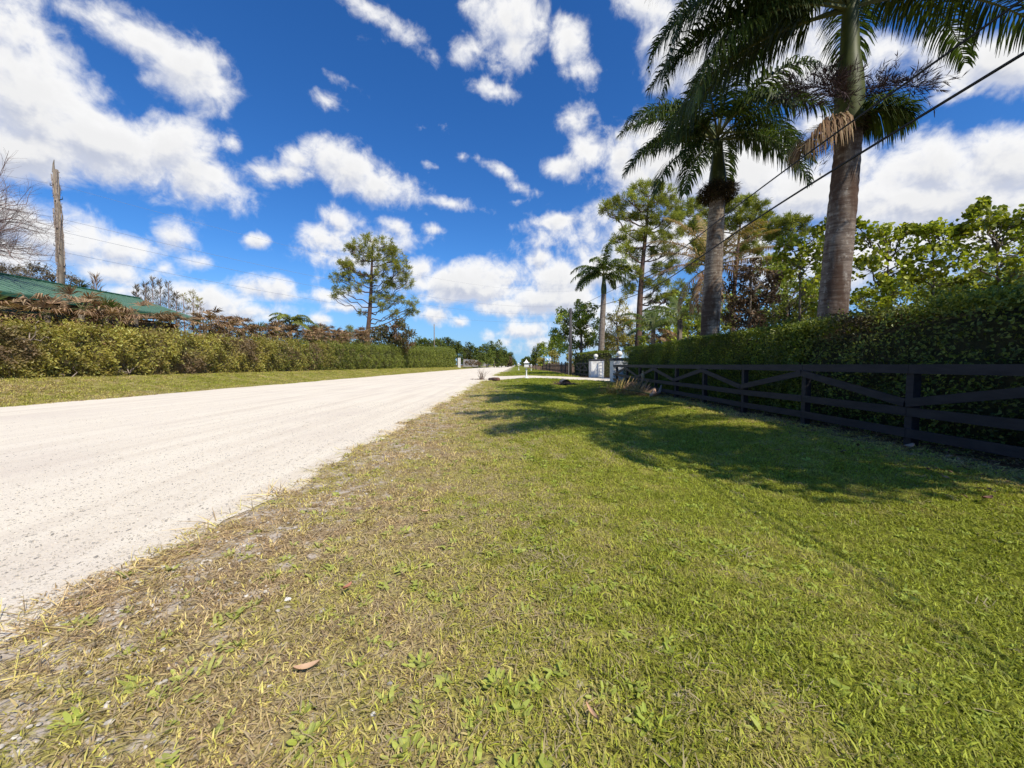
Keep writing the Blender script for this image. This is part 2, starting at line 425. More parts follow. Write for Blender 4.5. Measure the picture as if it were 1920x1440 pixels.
M['tan_leaf'] = simple('tan_leaf', (.60, .40, .24), (.5, .32, .2), 30, bump=0, rough=.7)
M['log'] = simple('log_wood', (.20, .10, .07), (.10, .055, .04), 9, rough=.9)
M['cut'] = simple('pale_stump', (.50, .33, .24), (.36, .22, .15), 12, rough=.9)
M['stone'] = simple('white_limestone', (.75, .72, .66), (.6, .57, .5), 12, rough=.9, bump=.4)
M['meter'] = simple('black_part', (.02, .02, .022), None, bump=0)
M['concrete'] = simple('concrete', (.22, .21, .19), (.15, .14, .13), 6, rough=.95)

# ------------------------------------------------------------------ world, sun
SUN_EL = R(50)
sd = Vector((.61, -.79, 0)).normalized()
to_sun = Vector((sd.x*math.cos(SUN_EL), sd.y*math.cos(SUN_EL), math.sin(SUN_EL)))
w = bpy.data.worlds.new("World"); SC.world = w; w.use_nodes = True
wn, wl = w.node_tree.nodes, w.node_tree.links
wn.clear()
sky = wn.new('ShaderNodeTexSky'); sky.sky_type = 'NISHITA'; sky.sun_disc = False
sky.sun_elevation = SUN_EL
sky.sun_rotation = math.atan2(sd.x, sd.y)
sky.air_density = 1.0; sky.dust_density = .25; sky.ozone_density = 2.2
hs = wn.new('ShaderNodeHueSaturation'); hs.inputs['Saturation'].default_value = 1.27; hs.inputs['Value'].default_value = .92
wl.new(sky.outputs[0], hs.inputs['Color'])
bg = wn.new('ShaderNodeBackground'); bg.inputs[1].default_value = .10
tn = wn.new('ShaderNodeMix'); tn.data_type = 'RGBA'; tn.blend_type = 'MULTIPLY'; tn.inputs[0].default_value = 1; tn.inputs[7].default_value = (.80, 1.20, 1.66, 1)
wl.new(hs.outputs[0], tn.inputs[6])
wtc = wn.new('ShaderNodeTexCoord'); wsp = wn.new('ShaderNodeSeparateXYZ'); wl.new(wtc.outputs['Generated'], wsp.inputs[0])
hz = mapr(wn, wl, wsp.outputs[2], -.02, .26, .75, 0)
wl.new(mixc(wn, wl, hz, tn.outputs[2], (2.6, 5.0, 8.6)), bg.inputs[0])
wo = wn.new('ShaderNodeOutputWorld'); wl.new(bg.outputs[0], wo.inputs[0])
sun_d = bpy.data.lights.new("sun", 'SUN'); sun_d.energy = 5.0; sun_d.angle = R(.5); sun_d.color = (1, .925, .79)
sun = bpy.data.objects.new("sun", sun_d); COL.objects.link(sun)
sun.rotation_euler = (-to_sun).to_track_quat('-Z', 'Y').to_euler()
sun.location = (20, -20, 40)
SC.view_settings.view_transform = 'Standard'; SC.view_settings.look = 'None'
SC.view_settings.exposure = 0; SC.view_settings.gamma = 1
cy = SC.cycles
cy.max_bounces = 6; cy.diffuse_bounces = 3; cy.glossy_bounces = 2; cy.transmission_bounces = 4; cy.transparent_max_bounces = 8
cy.use_denoising = True
cy.sample_clamp_indirect = 6

# ------------------------------------------------------------------ clouds: a high sheet with real holes in it
BL = [ # px, py, rx, ry, clockwise tilt, strength
 (20,60,150,80,25,.8),(60,180,190,110,25,1.3),(190,265,210,70,18,1.4),(50,285,190,60,5,1.4),(370,315,120,48,24,1.2),(436,268,24,26,0,.8),(300,280,130,60,20,1.2),
 (200,30,90,40,20,.8),(270,75,130,48,28,1.1),(340,130,105,55,35,1.1),(380,140,40,35,0,.7),(290,150,60,30,20,.6),
 (520,325,100,28,0,1.),(560,300,50,30,0,.8),(645,315,85,42,25,1.2),(650,290,28,26,0,.7),(715,350,85,36,12,1.1),(840,382,85,13,12,.7),
 (20,410,140,50,20,1.2),(100,450,160,60,15,1.2),(30,470,150,60,0,1.2),(230,470,110,40,5,1.1),(325,445,62,34,10,1.1),(370,490,50,20,0,.9),(200,510,120,30,0,1.),(300,505,60,20,-30,.8),
 (482,452,34,13,0,.8),(395,560,85,32,12,1.1),(490,540,75,24,8,1.),(440,585,120,18,0,.9),(500,595,60,14,0,.7),(605,600,30,14,10,.8),(540,555,40,12,0,.7),(250,545,110,20,0,.8),
 (640,415,60,26,20,.9),(610,445,70,30,20,1.),(700,455,90,34,12,.8),(745,425,36,18,25,.9),(812,429,26,13,0,.8),(650,490,110,22,10,.7),(760,460,60,30,0,.7),
 (625,555,60,16,0,.8),(650,575,50,12,0,.9),(600,520,30,14,0,.4),
 (790,505,50,32,10,1.),(850,530,130,34,4,1.25),(925,515,70,32,5,1.1),(900,545,110,24,0,1.),(810,590,45,18,5,.9),(862,603,24,13,15,.9),(800,560,70,14,0,.6),
 (955,575,75,22,5,1.),(1000,565,70,28,0,1.1),(1050,520,70,36,0,1.2),(1010,485,30,22,0,.9),(1005,460,12,8,0,.5),(1060,560,80,40,0,1.1),(920,627,34,18,0,.8),(980,620,60,22,0,1.),(1010,645,60,20,0,.9),(950,640,40,16,0,.7),
 (1130,510,90,50,0,1.),(1180,590,110,60,0,.9),
 (1045,414,52,16,-6,1.),(1070,408,24,16,0,.8),
 (690,20,100,22,30,.8),(760,65,80,24,38,.75),(812,105,30,14,60,.6),(615,192,32,18,20,.5),(655,158,40,10,28,.4),(700,70,40,12,10,.4),
 (955,40,70,60,15,1.),(965,95,50,50,0,1.1),(872,98,38,28,0,.9),(925,170,46,18,12,.9),(895,15,40,30,0,.8),
 (1068,75,38,50,10,1.),(1085,130,46,30,20,.6),(1060,40,30,25,0,.7),
 (1080,230,44,34,30,1.),(1100,270,40,40,20,1.),(1058,312,48,24,-10,1.1),(1065,200,20,26,0,.5),
 (940,322,42,13,30,.75),(975,352,36,14,20,.75),(968,380,20,10,0,.6),(865,295,16,9,20,.5),(893,297,14,9,0,.4),(838,240,14,9,0,.4),(790,240,14,8,0,.35),(802,308,16,7,15,.4),(565,390,10,8,0,.5),(615,393,20,6,0,.35),(875,380,30,8,5,.5),
 (1220,20,80,40,20,1.1),(1290,90,90,80,20,1.3),(1400,60,170,90,0,1.3),(1500,130,160,60,0,1.1),(1245,140,46,34,0,.8),
 (1165,290,46,40,0,1.),(1190,330,60,44,0,1.2),(1260,310,110,80,0,1.3),(1380,330,130,90,0,1.3),(1210,240,40,20,0,.8),
 (1520,360,150,60,0,1.3),(1600,310,90,40,-10,1.1),(1740,320,150,58,0,1.3),(1880,310,120,56,0,1.3),(1720,380,330,50,0,1.4),(1480,290,60,50,0,1.),
 (1670,90,90,40,0,1.),(1780,100,130,52,5,1.2),(1870,120,120,50,5,1.2),(1540,235,70,30,0,1.),(1840,165,90,14,10,.7),(1730,150,60,14,0,.7),(1790,180,60,12,-10,.4),
 (740,500,60,20,10,.5),(1200,420,120,60,0,.8),(1300,450,300,70,0,.9),(1600,480,300,80,0,.9),(1850,450,200,80,0,.9),(1100,620,120,60,0,.7),
 (560,470,50,18,20,.4),
]
def build_clouds():
    az = np.radians(np.arange(-72, 76.01, .55)); el = np.radians(np.arange(-.5, 66.01, .45))
    A, E = np.meshgrid(az, el)
    d = np.stack([np.sin(A)*np.cos(E), np.cos(A)*np.cos(E), np.sin(E)], -1)
    c = d @ RN                       # into camera axes
    px = 960 + F * c[..., 0] / -c[..., 2]; py = 720 - F * c[..., 1] / -c[..., 2]
    behind = -c[..., 2] < .12
    D = np.full(px.shape, -1.0); Dup = D.copy()
    for (bx, by, rx, ry, rot, s) in BL:
        t = math.radians(rot); ca, sa = math.cos(t), math.sin(t)
        for tgt, oy in ((D, 0), (Dup, -.38)):
            u = (px-bx)*ca + (py-by)*sa; v = -(px-bx)*sa + (py-by)*ca + oy*ry
            r = np.sqrt((u/rx)**2 + (v/(ry*1.08))**2)
            f = np.where(r < 1.25, (1.25 - r)*(.04 + .9*s) - .06 - .28*max(0, 1-s), -(r-1.25) - .06)
            np.maximum(tgt, f, out=tgt)
    # loose clouds outside the photographed part of the sky
    out = (px < -60) | (px > 1980) | (py < -60) | behind
    k = np.sin(A*9+2)*np.cos(E*13+A*4) * .5 + np.sin(A*21+E*17)*.25 - .25
    D = np.where(out, k, D); Dup = np.where(out, k-.1, Dup)
    R0 = 4200.0
    V = d.reshape(-1, 3)*R0
    ny, nx = A.shape
    i = np.arange(ny-1)[:, None]*nx; j = np.arange(nx-1)[None]
    Q = np.stack([i+j, i+j+1, i+j+1+nx, i+j+nx], -1).reshape(-1, 4)
    Df = D.ravel()
    Q = Q[(Df[Q].max(1) > -.42)]
    g = Geo(); g.add(V, Q)
    m, nt, ns, ls = newmat('cloud')
    a1 = ns.new('ShaderNodeAttribute'); a1.attribute_name = 'body'
    a2 = ns.new('ShaderNodeAttribute'); a2.attribute_name = 'upper'
    geo = ns.new('ShaderNodeNewGeometry')
    nv = ns.new('ShaderNodeVectorMath'); nv.operation = 'SCALE'; nv.inputs['Scale'].default_value = 1/R0
    ls.new(geo.outputs['Position'], nv.inputs[0])
    # stretch a little so that features are flatter low in the sky
    def cl(v, det):
        a = noise(ns, ls, v, 9.0, det, .60, .3); b = noise(ns, ls, v, 27.0, det-2, .62, .4)
        return math_(ns, ls, 'ADD', math_(ns, ls, 'MULTIPLY', a, .64), math_(ns, ls, 'MULTIPLY', b, .36))
    n1 = cl(nv.outputs[0], 9)
    sh = ns.new('ShaderNodeVectorMath'); sh.operation = 'ADD'; sh.inputs[1].default_value = (.010, -.006, .022)
    ls.new(nv.outputs[0], sh.inputs[0])
    n2 = cl(sh.outputs[0], 5)
    q1 = math_(ns, ls, 'MULTIPLY', math_(ns, ls, 'SUBTRACT', n1, .5), 3.3)
    dens = math_(ns, ls, 'ADD', a1.outputs['Fac'], q1)
    alpha = mapr(ns, ls, dens, -.06, .82)
    q2 = math_(ns, ls, 'MULTIPLY', math_(ns, ls, 'SUBTRACT', n2, .5), 3.3)
    dup = math_(ns, ls, 'ADD', a2.outputs['Fac'], q2)
    shade = math_(ns, ls, 'SUBTRACT', dens, dup)         # <0 : more cloud above -> in shade
    lit = mapr(ns, ls, shade, -.55, .32)
    thick = mapr(ns, ls, dens, .5, 1.4, 1.0, .90)
    col = mixc(ns, ls, lit, (.62, .66, .78), (1.0, .995, .99))
    em = ns.new('ShaderNodeEmission'); ls.new(col, em.inputs[0]); ls.new(thick, em.inputs[1])
    tr = ns.new('ShaderNodeBsdfTransparent')
    mx = ns.new('ShaderNodeMixShader'); ls.new(math_(ns, ls, 'MULTIPLY', alpha, .97), mx.inputs[0]); ls.new(tr.outputs[0], mx.inputs[1]); ls.new(em.outputs[0], mx.inputs[2])
    o = ns.new('ShaderNodeOutputMaterial'); ls.new(mx.outputs[0], o.inputs[0])
    m.cycles.emission_sampling = 'NONE'
    ob = g.obj('sky', m, None, smooth=True)
    for nm, arr in (('body', D), ('upper', Dup)):
        at_ = ob.data.attributes.new(nm, 'FLOAT', 'POINT'); at_.data.foreach_set('value', arr.ravel().astype(np.float32))
    ob['kind'] = 'structure'
build_clouds()

# ------------------------------------------------------------------ ground, road, driveway
def grid_obj(name, X, Y, Z, mat, kind='structure'):
    ny, nx = X.shape
    i = np.arange(ny-1)[:, None]*nx; j = np.arange(nx-1)[None]
    Q = np.stack([i+j, i+j+1, i+j+1+nx, i+j+nx], -1).reshape(-1, 4)
    g = Geo(); g.add(np.stack([X, Y, Z], -1).reshape(-1, 3), Q)
    o = g.obj(name, mat, None, smooth=True); o['kind'] = kind
    return o
xs = np.concatenate([-np.geomspace(30, 2600, 22)[::-1], np.arange(-29, -14, .5), np.arange(-14, -3.4, 1.3), np.arange(-3.2, 12, .2), np.geomspace(12.5, 2600, 26)])
ys = np.concatenate([-np.geomspace(6, 2600, 14)[::-1], np.arange(-5, 36, .25), np.geomspace(36.5, 3500, 60)])
X, Y = np.meshgrid(xs, ys)
Z = gz(X, Y)
Z = Z - .03 * sstep(-15.6, -15, X) * sstep(-2.6, -3.2, X)
grid_obj('ground', X, Y, Z, M['ground'])
def xr(y):
    y = np.asarray(y, float)
    return -2.38 + .07*np.sin(y*1.9) + .05*np.sin(y*4.7+1) + .03*np.sin(y*11.3) - .22*sstep(14, 30, y)
def xl(y):
    y = np.asarray(y, float)
    return -15.75 + .12*np.sin(y*.5) + .08*np.sin(y*1.7) - .2*sstep(20, 60, y)
yr = np.concatenate([np.arange(-25, 40, .2), np.geomspace(40.5, 3400, 90)])
u = np.linspace(0, 1, 28)
XR = xl(yr)[:, None]*(1-u) + xr(yr)[:, None]*u
YR = np.repeat(yr[:, None], len(u), 1)
grid_obj('gravel_road', XR, YR, gz(XR, YR) + .008, M['road'])
# driveway
def bez(P, n=40):
    P = np.array(P, float); t = np.linspace(0, 1, n)
    seg = np.linspace(0, 1, len(P))
    # smooth through the points
    out = np.stack([np.interp(t, seg, P[:, k]) for k in range(P.shape[1])], 1)
    for _ in range(6):
        out[1:-1] = (out[:-2] + 2*out[1:-1] + out[2:]) / 4
    return out
A_ = bez([(-2.9, 31.3), (-1.6, 32.7), (.2, 32.9), (2.2, 31.6), (4.3, 29.2), (6.2, 26.9), (9, 25.4), (14, 24.5)])
B_ = bez([(-2.9, 46), (-1.0, 43), (.9, 40.6), (2.8, 38.3), (4.8, 35.6), (6.3, 33.4), (9, 32.0), (14, 31)])
u = np.linspace(0, 1, 12)[None, :, None]
G_ = A_[:, None]*(1-u) + B_[:, None]*u
grid_obj('driveway', G_[..., 0], G_[..., 1], gz(G_[..., 0], G_[..., 1]) + .016, M['road'])

# ------------------------------------------------------------------ grass (uncountable): tufts on points
tuft_col = bpy.data.collections.new('grass_tufts')      # source meshes only, not linked
def tuft(name, n, L0, L1, W, rad, lean, mat, broad=False, curve=.6):
    g = Geo(); a = rng.uniform(0, 2*np.pi, n); r = rad*np.sqrt(rng.uniform(0, 1, n))
    P = np.stack([r*np.cos(a), r*np.sin(a), np.zeros(n) - .004], 1)
    az = rng.uniform(0, 2*np.pi, n); ln = rng.uniform(lean[0], lean[1], n); L = rng.uniform(L0, L1, n)
    H = np.stack([np.cos(az), np.sin(az), 0*az], 1); U = np.array([0, 0, 1.0])
    D1 = H*np.sin(ln)[:, None] + U*np.cos(ln)[:, None]
    l2 = np.minimum(ln + curve, 1.62); D2 = H*np.sin(l2)[:, None] + U*np.cos(l2)[:, None]
    S = np.stack([-np.sin(az), np.cos(az), 0*az], 1)
    tw = rng.uniform(-.6, .6, n)[:, None]; S = S*np.cos(tw) + np.cross(H, S)*np.sin(tw)
    w = (W*rng.uniform(.7, 1.3, n))[:, None]; L = L[:, None]
    mid = P + D1*L*.5; tip = mid + D2*L*.5
    k = .55 if broad else .35
    V = np.stack([P - S*w*(.25 if broad else .5), P + S*w*(.25 if broad else .5), mid + S*w*.5, mid - S*w*.5, tip + S*w*k*.4, tip - S*w*k*.4], 1)
    b = np.arange(n)[:, None]*6
    g.add(V.reshape(-1, 3), np.vstack([b + np.array([0, 1, 2, 3]), b + np.array([3, 2, 4, 5])]))
    o = bpy.data.objects.new(name, g.mesh(name, mat)); tuft_col.objects.link(o)
for k in range(5): tuft('a_blades_%d' % k, 42, .024, .048, .0050, .075, (.4, 1.3), M['blade'], curve=.38)
for k in range(2): tuft('b_straw_%d' % k, 26, .03, .075, .0042, .08, (1.0, 1.5), M['straw'], curve=.3)
for k in range(2): tuft('c_weed_%d' % k, 9, .03, .06, .016, .02, (.6, 1.2), M['weed'], broad=True)
for k in range(1): tuft('d_runner_%d' % k, 14, .10, .22, .004, .05, (1.2, 1.5), M['blade'], curve=.1)

def scatter(name, P, rot, scl, idx, coll, mat):
    me = bpy.data.meshes.new(name); me.vertices.add(len(P)); me.vertices.foreach_set('co', P.astype(np.float32).ravel())
    me.attributes.new('rot', 'FLOAT_VECTOR', 'POINT').data.foreach_set('vector', rot.astype(np.float32).ravel())
    me.attributes.new('scl', 'FLOAT', 'POINT').data.foreach_set('value', scl.astype(np.float32))
    me.attributes.new('idx', 'INT', 'POINT').data.foreach_set('value', idx.astype(np.int32))
    o = bpy.data.objects.new(name, me); COL.objects.link(o); me.materials.append(mat)
    g = bpy.data.node_groups.new(name + '_scatter', 'GeometryNodeTree')
    g.interface.new_socket('Geometry', in_out='INPUT', socket_type='NodeSocketGeometry')
    g.interface.new_socket('Geometry', in_out='OUTPUT', socket_type='NodeSocketGeometry')
    ns, ls = g.nodes, g.links
    gi = ns.new('NodeGroupInput'); go = ns.new('NodeGroupOutput')
    ci = ns.new('GeometryNodeCollectionInfo'); ci.inputs['Collection'].default_value = coll
    ci.inputs['Separate Children'].default_value = True; ci.inputs['Reset Children'].default_value = True
    ip = ns.new('GeometryNodeInstanceOnPoints'); ip.inputs['Pick Instance'].default_value = True
    def na(nm, ty):
        n = ns.new('GeometryNodeInputNamedAttribute'); n.data_type = ty; n.inputs['Name'].default_value = nm; return n.outputs['Attribute']
    ls.new(gi.outputs[0], ip.inputs['Points']); ls.new(ci.outputs[0], ip.inputs['Instance'])
    ls.new(na('idx', 'INT'), ip.inputs['Instance Index'])
    e2r = ns.new('FunctionNodeEulerToRotation'); ls.new(na('rot', 'FLOAT_VECTOR'), e2r.inputs[0]); ls.new(e2r.outputs[0], ip.inputs['Rotation'])
    ls.new(na('scl', 'FLOAT'), ip.inputs['Scale'])
    ls.new(ip.outputs[0], go.inputs[0])
    md = o.modifiers.new('scatter', 'NODES'); md.node_group = g
    return o

def fld(x, y, s, ph=0):
    """cheap smooth pseudo-noise, about -1..1"""
    return (np.sin(x*s+ph+1.7*np.sin(y*s*.7+ph)) + np.sin(y*s*1.3-ph*2+1.3*np.sin(x*s*.9)) + np.sin((x+y)*s*2.1+ph*3))/3
def grass_points():
    P = []; S = []; I = []; T = []
    bands = [(.75, 2.5, 480, .95), (2.5, 5, 330, 1.0), (5, 10, 150, 1.25), (10, 20, 60, 1.7), (20, 34, 26, 2.4), (34, 70, 9, 3.2)]
    for y0, y1, den, sc in bands:
        x0, x1 = -3.0, min(7.2, y1*1.42 + .4)
        if y0 >= 34: x1 = 5.6
        n = int((x1-x0)*(y1-y0)*den)
        x = rng.uniform(x0, x1, n); y = rng.uniform(y0, y1, n)
        e = x - xr(y)
        keep = (e > -.22*rng.uniform(0, 1, n)**2.5)
        # thin and patchy beside the road, thin under the fence
        pat = .5 + .5*fld(x, y, 2.3, .4) * .9 + .25*fld(x, y, 7.1, 2)
        cover = np.clip(.46 + .26*pat + .4*sstep(.2, 2.4, e), 0, 1)
        cover = np.where(x > 5.4, cover*(1 - .85*sstep(5.4, 6.8, x)), cover)
        keep &= rng.uniform(0, 1, n) < cover
        # driveway
        nearY = np.interp(x, A_[:, 0], A_[:, 1]); farY = np.interp(x, B_[:, 0], B_[:, 1])
        keep &= ~((y > nearY) & (y < farY) & (x > -3))
        x, y, e = x[keep], y[keep], e[keep]; n = len(x)
        P.append(np.stack([x, y, gz(x, y)], 1)); S.append(sc*rng.uniform(.75, 1.25, n)*(1+.25*sstep(.35, 0, e)))
        r = rng.uniform(0, 1, n)
        green = sstep(-.6, 1.8, x + .04*y + .8*fld(x, y, 1.6, 1))
        ps = .42*(1-green) + .04
        pw = .05 + .22*sstep(.1, .7, fld(x, y, 2.0, 3))*sstep(-1.6, -.2, x)*sstep(3.0, 1.4, x)
        idx = rng.integers(0, 5, n)
        idx = np.where(r < ps, rng.integers(5, 7, n), idx)
        idx = np.where((r > 1-pw), rng.integers(7, 9, n), idx)
        idx = np.where((e < .35) & (rng.uniform(0, 1, n) < .35), 9, idx)
        I.append(idx)
    # far verge on the left of the road
    n = 9000
    y = 12 + 110*rng.uniform(0, 1, n)**1.7; x = rng.uniform(-22, -15.6, n)
    k = x < xl(y) + .1*rng.uniform(-1, 1, n); x, y = x[k], y[k]
    P.append(np.stack([x, y, gz(x, y)], 1)); S.append(rng.uniform(2.0, 3.2, len(x))); I.append(rng.integers(0, 7, len(x)))
    P = np.vstack(P); S = np.concatenate(S); I = np.concatenate(I)
    rot = np.stack([rng.normal(0, .12, len(P)), rng.normal(0, .12, len(P)), rng.uniform(0, 6.28, len(P))], 1)
    return P, rot, S, I
P_, r_, s_, i_ = grass_points()
tag(scatter('grass', P_, r_, s_, i_, tuft_col, M['blade']), 'patchy mown turf, dry beside the gravel road and green towards the fence', 'grass', kind='stuff')

peb_col = bpy.data.collections.new('pebble_shapes')
for k in range(4):
    g = Geo(); prof = [(0.0001, -.5), (.7, -.35), (1, 0), (.75, .35), (0.0001, .5)]
    g.lathe((0, 0, 0), prof, 7)
    V = g.v[0]; V *= (1 + rng.uniform(-.22, .22, V.shape)); V[:, 1] *= rng.uniform(.6, .9)
    o = bpy.data.objects.new('pebble_%d' % k, g.mesh('pebble_%d' % k, M['pebble'])); peb_col.objects.link(o)
n = 42000
y = .6 + 13*rng.uniform(0, 1, n)**1.6; x = rng.uniform(-2.15, 1, n) ; x = xr(y) - np.abs(rng.normal(0, 1, n))*np.minimum(1.0+y*.35, 4)
e = rng.uniform(0, 1, n) < .045; x = np.where(e, xr(y) + np.abs(rng.normal(0, .5, n)), x)
P_ = np.stack([x, y, gz(x, y) + .009], 1)
s_ = .0028 + .0085*rng.uniform(0, 1, n)**5 + .0012*rng.uniform(0, 1, n)
s_ = np.where(e, s_*1.6, s_)
tag(scatter('gravel', P_, np.stack([rng.normal(0, .3, n), rng.normal(0, .3, n), rng.uniform(0, 6.3, n)], 1), s_, rng.integers(0, 4, n), peb_col, M['pebble']),
    'loose pale stones scattered on the road and its edge', 'gravel', kind='stuff')

# leaf litter under the fence and hedge on the right
g = Geo(); n = 5200
y = 2.2 + 22*rng.uniform(0, 1, n)**1.5; x = 6.5 + rng.normal(0, .75, n)
P_ = np.stack([x, y, gz(x, y) + rng.uniform(.004, .03, n)], 1)
D = rdir(n); D[:, 2] *= .25; N = rdir(n)*.35 + np.array([0, 0, 1.0])
g.leaves(P_, D, N, rng.uniform(.04, .11, n), rng.uniform(.02, .05, n), .2)
lit = g.obj('leaf_litter', leafmat('litter_leaf', [(.10, .05, .028), (.22, .13, .08), (.42, .27, .18)], .1, .8, .1, 3, .7))
tag(lit, 'brown fallen leaves lying below the dark fence', 'leaf litter', kind='stuff')

# ------------------------------------------------------------------ generators for plants
def frond(g, base, az, el, L, droop, nl=70, ll=.65, wid=.035, hang=.6, plume=.5, rr=.022, mat_l=0, mat_r=1, side_bend=0.0, start=.14, ragged=.0, curl=1.25):
    """a feather palm leaf: arched stem with two rows of drooping leaflets"""
    t = np.linspace(0, 1, 22)
    e = el - droop*t**curl; a = az + side_bend*t
    d = np.stack([np.cos(e)*np.cos(a), np.cos(e)*np.sin(a), np.sin(e)], 1)
    P = np.vstack([[0, 0, 0], np.cumsum(d[:-1]*L/21, axis=0)]) + np.array(base)
    g.tube(P, rr*(1.05 - t), 5, True, mat_r)
    tt = start + (1-start)*np.linspace(0, 1, nl); tt = np.repeat(tt, 2) + rng.uniform(-.004, .004, nl*2)
    tt = np.clip(tt, 0, 1); sgn = np.tile([1, -1], nl)
    if ragged: k = rng.uniform(0, 1, nl*2) > ragged; tt, sgn = tt[k], sgn[k]
    m = len(tt)
    B = np.stack([np.interp(tt, t, P[:, i]) for i in range(3)], 1)
    T = np.stack([np.interp(tt, t, d[:, i]) for i in range(3)], 1); T /= np.linalg.norm(T, axis=1)[:, None]
    S = np.cross(T, [0, 0, 1.0]); S /= np.linalg.norm(S, axis=1)[:, None] + 1e-6
    U = np.cross(S, T)
    pl = rng.uniform(-1, 1, m)[:, None]*plume
    D1 = S*sgn[:, None] + T*(.35 + .75*tt[:, None]**2) + U*(.15 + pl)
    D1 /= np.linalg.norm(D1, axis=1)[:, None]
    l = ll*np.clip(np.sin(np.pi*(.13 + .83*tt))**.55, .05, 1)*rng.uniform(.8, 1.1, m); l = l[:, None]
    G = np.array([0, 0, -1.0]); h = hang*rng.uniform(.7, 1.3, m)[:, None]
    D2 = D1 + G*h; D2 /= np.linalg.norm(D2, axis=1)[:, None]
    D3 = D1 + G*h*2.6; D3 /= np.linalg.norm(D3, axis=1)[:, None]
    W = np.cross(D1, U); W /= np.linalg.norm(W, axis=1)[:, None] + 1e-6
    W = W*.8 + T*.4; W /= np.linalg.norm(W, axis=1)[:, None]
    p1 = B + D1*l*.34; p2 = p1 + D2*l*.33; p3 = p2 + D3*l*.33
    V = np.stack([B - W*wid*.3, B + W*wid*.3, p1 + W*wid*.5, p1 - W*wid*.5, p2 + W*wid*.4, p2 - W*wid*.4, p3 + W*wid*.06, p3 - W*wid*.06], 1)
    b = np.arange(m)[:, None]*8
    g.add(V.reshape(-1, 3), np.vstack([b+np.array([0, 1, 2, 3]), b+np.array([3, 2, 4, 5]), b+np.array([5, 4, 6, 7])]), mat=mat_l)

def fan(g, base, d, L, n=22, R_=.6, hang=.3, mat=0, spread=2.6, mat_r=1, w=.03):
    """a fan palm leaf: stalk and radiating pointed segments"""
    d = np.array(d, float); d /= np.linalg.norm(d); base = np.array(base, float)
    tip = base + d*L + np.array([0, 0, -.1*L])
    g.tube([base, (base+tip)/2 + np.array([0, 0, .05*L]), tip], [.02, .015, .01], 4, True, mat_r)
    S = np.cross(d, [0, 0, 1.0]); S /= np.linalg.norm(S) + 1e-6
    a = np.linspace(-spread/2, spread/2, n) + rng.normal(0, .05, n)
    D1 = d*np.cos(a)[:, None] + S*np.sin(a)[:, None] + rng.normal(0, .08, (n, 3)); D1 /= np.linalg.norm(D1, axis=1)[:, None]
    l = (R_*rng.uniform(.75, 1.1, n)*(1-.15*np.abs(a)/spread))[:, None]
    D2 = D1 + np.array([0, 0, -1.0])*hang*rng.uniform(.4, 2.2, n)[:, None]; D2 /= np.linalg.norm(D2, axis=1)[:, None]
    W = np.cross(D1, np.cross(S, d)); W /= np.linalg.norm(W, axis=1)[:, None]+1e-6
    p1 = tip + D1*l*.55; p2 = p1 + D2*l*.5
    V = np.stack([tip - W*w*.2, tip + W*w*.2, p1 + W*w*.5, p1 - W*w*.5, p2 + W*.003, p2 - W*.003], 1)
    b = np.arange(n)[:, None]*6
    g.add(V.reshape(-1, 3), np.vstack([b+np.array([0, 1, 2, 3]), b+np.array([3, 2, 4, 5])]), mat=mat)

def branch(g, a, b, r0, r1, sag=.0, n=7, wob=.03, sides=5):
    a = np.array(a, float); b = np.array(b, float); L = np.linalg.norm(b-a)
    t = np.linspace(0, 1, n)[:, None]
    P = a*(1-t) + b*t; P[:, 2] += (sag*L*np.sin(np.pi*t))[:, 0]
    P[1:-1] += rng.normal(0, wob*L, (n-2, 3))
    g.tube(P, np.linspace(r0, r1, n), sides, True)
    return P

def ptube(px_pts, Y, r0, r1, g, sides=8):
    P = np.array([at(x, y, Y) for x, y in px_pts]); t = np.linspace(0, 1, 14)
    s = np.linspace(0, 1, len(P)); Q = np.stack([np.interp(t, s, P[:, k]) for k in range(3)], 1)
    for _ in range(2): Q[1:-1] = (Q[:-2] + 2*Q[1:-1] + Q[2:])/4
    g.tube(Q, r0 + (r1-r0)*t, sides)
    return Q

def attach(trunk, c, slope=.55, lo=.25):
    """point of the trunk from which a limb to c would leave"""
    hd = np.linalg.norm((trunk - c)[:, :2], axis=1); want = c[2] - slope*hd
    k = int(np.argmin(np.abs(trunk[:, 2] - want))); k = max(k, int(lo*len(trunk)))
    return trunk[k]

def masses_world(ms, Y):
    out = []
    for m in ms:
        if m[0] == 'w': out.append((np.array(m[1:4], float), m[4])); continue
        px, py, r = m[:3]; dy = m[3] if len(m) > 3 else rng.uniform(-.6, .6)
        c = at(px, py, Y); c[1] = Y
        R_ = r*Y/F
        c = at(px, py, Y + dy*R_*1.5)
        out.append((c, R_))
    return out

